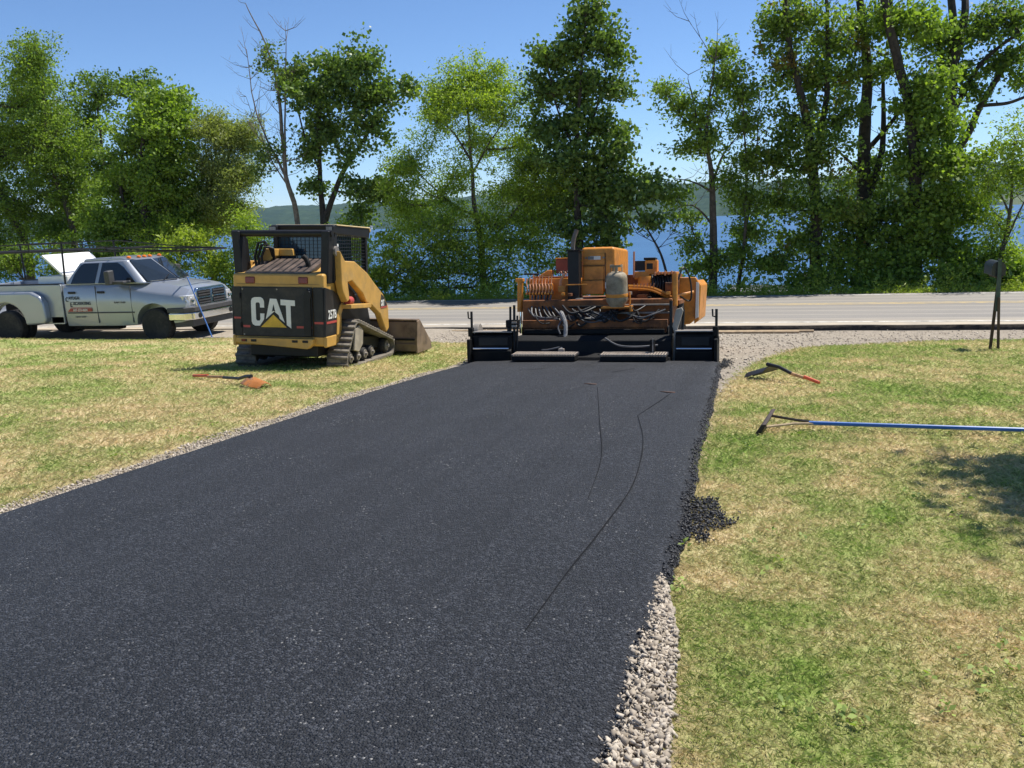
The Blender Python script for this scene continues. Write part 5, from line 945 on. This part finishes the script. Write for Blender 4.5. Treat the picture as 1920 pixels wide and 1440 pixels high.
# ================================================================ hand tools, boards, scraps
m_hnd = pm('worn_wood_handle', (.42, .23, .1), .6, var=.25, scale=12); m_orp = pm('orange_handle_paint', (.62, .1, .035), .5); m_shov = pm('tarred_shovel_steel', (.025, .023, .022), .45, .3, var=.3)
def shovel(name, p0, p1, label, blade_mat, h_mats, bl=.30, bw=.23, tip_mat=None, hgt=.05):
    """p0 blade tip, p1 grip end on the ground"""
    a_ = Vector((p0[0], p0[1], g(*p0))); b_ = Vector((p1[0], p1[1], g(*p1))); d = (b_-a_); L = d.length; e = empty(name, a_, label=label, cat='shovel'); d.normalize()
    s_ = Vector((0, 0, 1)).cross(d).normalized(); u_ = d.cross(s_)
    f_ = lambda x, y, z: d*x+s_*y+u_*z
    V = []; n_ = 6
    for i in range(n_):
        t_ = i/(n_-1); wd = bw*(.62+.38*min(1, t_*2.2))*.5
        for k in range(5): q = (k-2)/2; V.append(f_(bl*t_, wd*q, .015+.05*(1-q*q)+hgt*t_*.9))
    n2 = len(V); V += [v-u_*.006 for v in V]; F = [(i*5+k, i*5+k+1, i*5+k+6, i*5+k+5) for i in range(n_-1) for k in range(4)]; F += [tuple(n2+j for j in f)[::-1] for f in F]
    for i in range(n_-1): F += [(i*5, i*5+5, n2+i*5+5, n2+i*5), (i*5+4, n2+i*5+4, n2+i*5+9, i*5+9)]
    F += [(k, n2+k, n2+k+1, k+1) for k in range(4)]+[((n_-1)*5+k, (n_-1)*5+k+1, n2+(n_-1)*5+k+1, n2+(n_-1)*5+k) for k in range(4)]
    bo = MB().add(V, F).build('blade', blade_mat, e, smooth=True)
    MB().tube([f_(bl-.04, 0, .07+hgt), f_(bl+.12, 0, .06+hgt*.9), f_(bl+.28, 0, .045+hgt*.5)], .021, 8, .019).build('socket', m_shov, e, smooth=True)
    seg = len(h_mats); x0_ = bl+.25
    for i, m_ in enumerate(h_mats):
        xa, xb = x0_+(L-x0_)*i/seg, x0_+(L-x0_)*(i+1)/seg; za = .05+hgt*.5*(1-i/seg); zb = .05+hgt*.5*(1-(i+1)/seg)-.02*(i+1)/seg; MB().tube([f_(xa, 0, za), f_(xb, 0, zb)], .0175, 8).build('handle' if i == 0 else 'grip', m_, e, smooth=True)
    return e
shovel('shovel', (-5.22, 8.42), (-6.8, 9.36), 'shovel with orange painted blade and red handle near the loader', pm('rust_orange_blade', (.48, .17, .03), .5, .1, var=.3, dirt=(.10, .07, .05), dirt_lo=.45, dirt_hi=.6, dscale=6), [m_shov, m_hnd, m_orp], .34, .25)
shovel('shovel', (-.13, 9.72), (.56, 9.12), 'black bladed shovel with worn orange handle beside the apron', m_shov, [m_hnd, m_orp], .30, .24, hgt=.10)
# asphalt lute
lt = empty('asphalt_lute', (.04, 6.62, g(.04, 6.62)), label='asphalt lute with long blue handle lying on the right lawn', cat='lute')
m_lute = pm('tarry_lute_head', (.05, .034, .028), .7, .2, var=.3)
MB().add([(-.09, -.20, .0), (-.05, -.20, .0), (.03, .19, .035), (-.01, .19, .035), (-.03, -.20, .09), (.0, -.20, .09), (.07, .19, .12), (.04, .19, .12)], [(0, 3, 2, 1), (4, 5, 6, 7), (0, 1, 5, 4), (1, 2, 6, 5), (2, 3, 7, 6), (3, 0, 4, 7)]).build('head', m_lute, lt, .004)
MB().tube([(.0, -.10, .05), (.2, -.02, .06), (.36, 0, .06)], .011, 6).build('brace', m_wood, lt); MB().tube([(.02, .10, .09), (.2, .04, .075), (.36, 0, .065)], .011, 6).build('brace', m_shov, lt)
MB().tube([(.30, 0, .062), (1.0, .02, .05), (1.78, .06, .032)], .0155, 8).build('handle', m_blue, lt, smooth=True)
# boards lying against the cut road edge
def board(x0_, x1_, y, label, dz=.0, tilt=0):
    b_ = MB().box(0, x1_-x0_, 0, .09, 0, .04).build('timber_board', m_wood, None, .003); b_.location = (x0_, y, g((x0_+x1_)/2, y)+.006+dz); b_.rotation_euler = (0, 0, tilt); tag(b_, label, 'board'); return b_
board(-1.5, 1.05, 19.25, 'long timber board lying along the cut road edge right of the paver', .0, R(.7)); board(-1.9, .75, 19.08, 'weathered thinner board beside the longer board near the road edge', 0, R(.3)); board(-6.9, -4.0, 19.2, 'timber board lying on gravel left of the paver end gate', 0, R(.5))
m_scrap = pm('rusty_scrap', (.10, .05, .03), .8, var=.3)
for (x, y, r_, lab) in ((-1.66, 8.68, .07, 'small brown triangular scrap at the top of the left seam'), (-.83, 8.16, .075, 'small rusty scrap lying on asphalt nearer the right edge')):
    e = MB().prism([(-r_, .0), (r_*.9, r_*.5), (r_*.8, -r_*.35)], 'z', 0, .006).build('scrap', m_scrap, None); e.location = (x, y, g(x, y)+.047); e.rotation_euler = (R(-4), R(6), .2); tag(e, lab, 'scrap')

# ---------------------------------------------------------------- haze over the lake
m_hz = bpy.data.materials.new('air_haze'); m_hz.use_nodes = True; t = m_hz.node_tree; t.nodes.remove(t.nodes['Principled BSDF'])
pvn = N(t, 'VolumePrincipled'); pvn.inputs['Color'].default_value = (.52, .74, 1, 1); pvn.inputs['Density'].default_value = .00006; lnk(t, pvn.outputs[0], t.nodes['Material Output'].inputs['Volume'])
hz = MB().box(-4700, 5000, -200, 5400, -31, 190).build('haze', m_hz); tag(hz, 'thin summer haze over the lake', 'haze', kind='stuff')
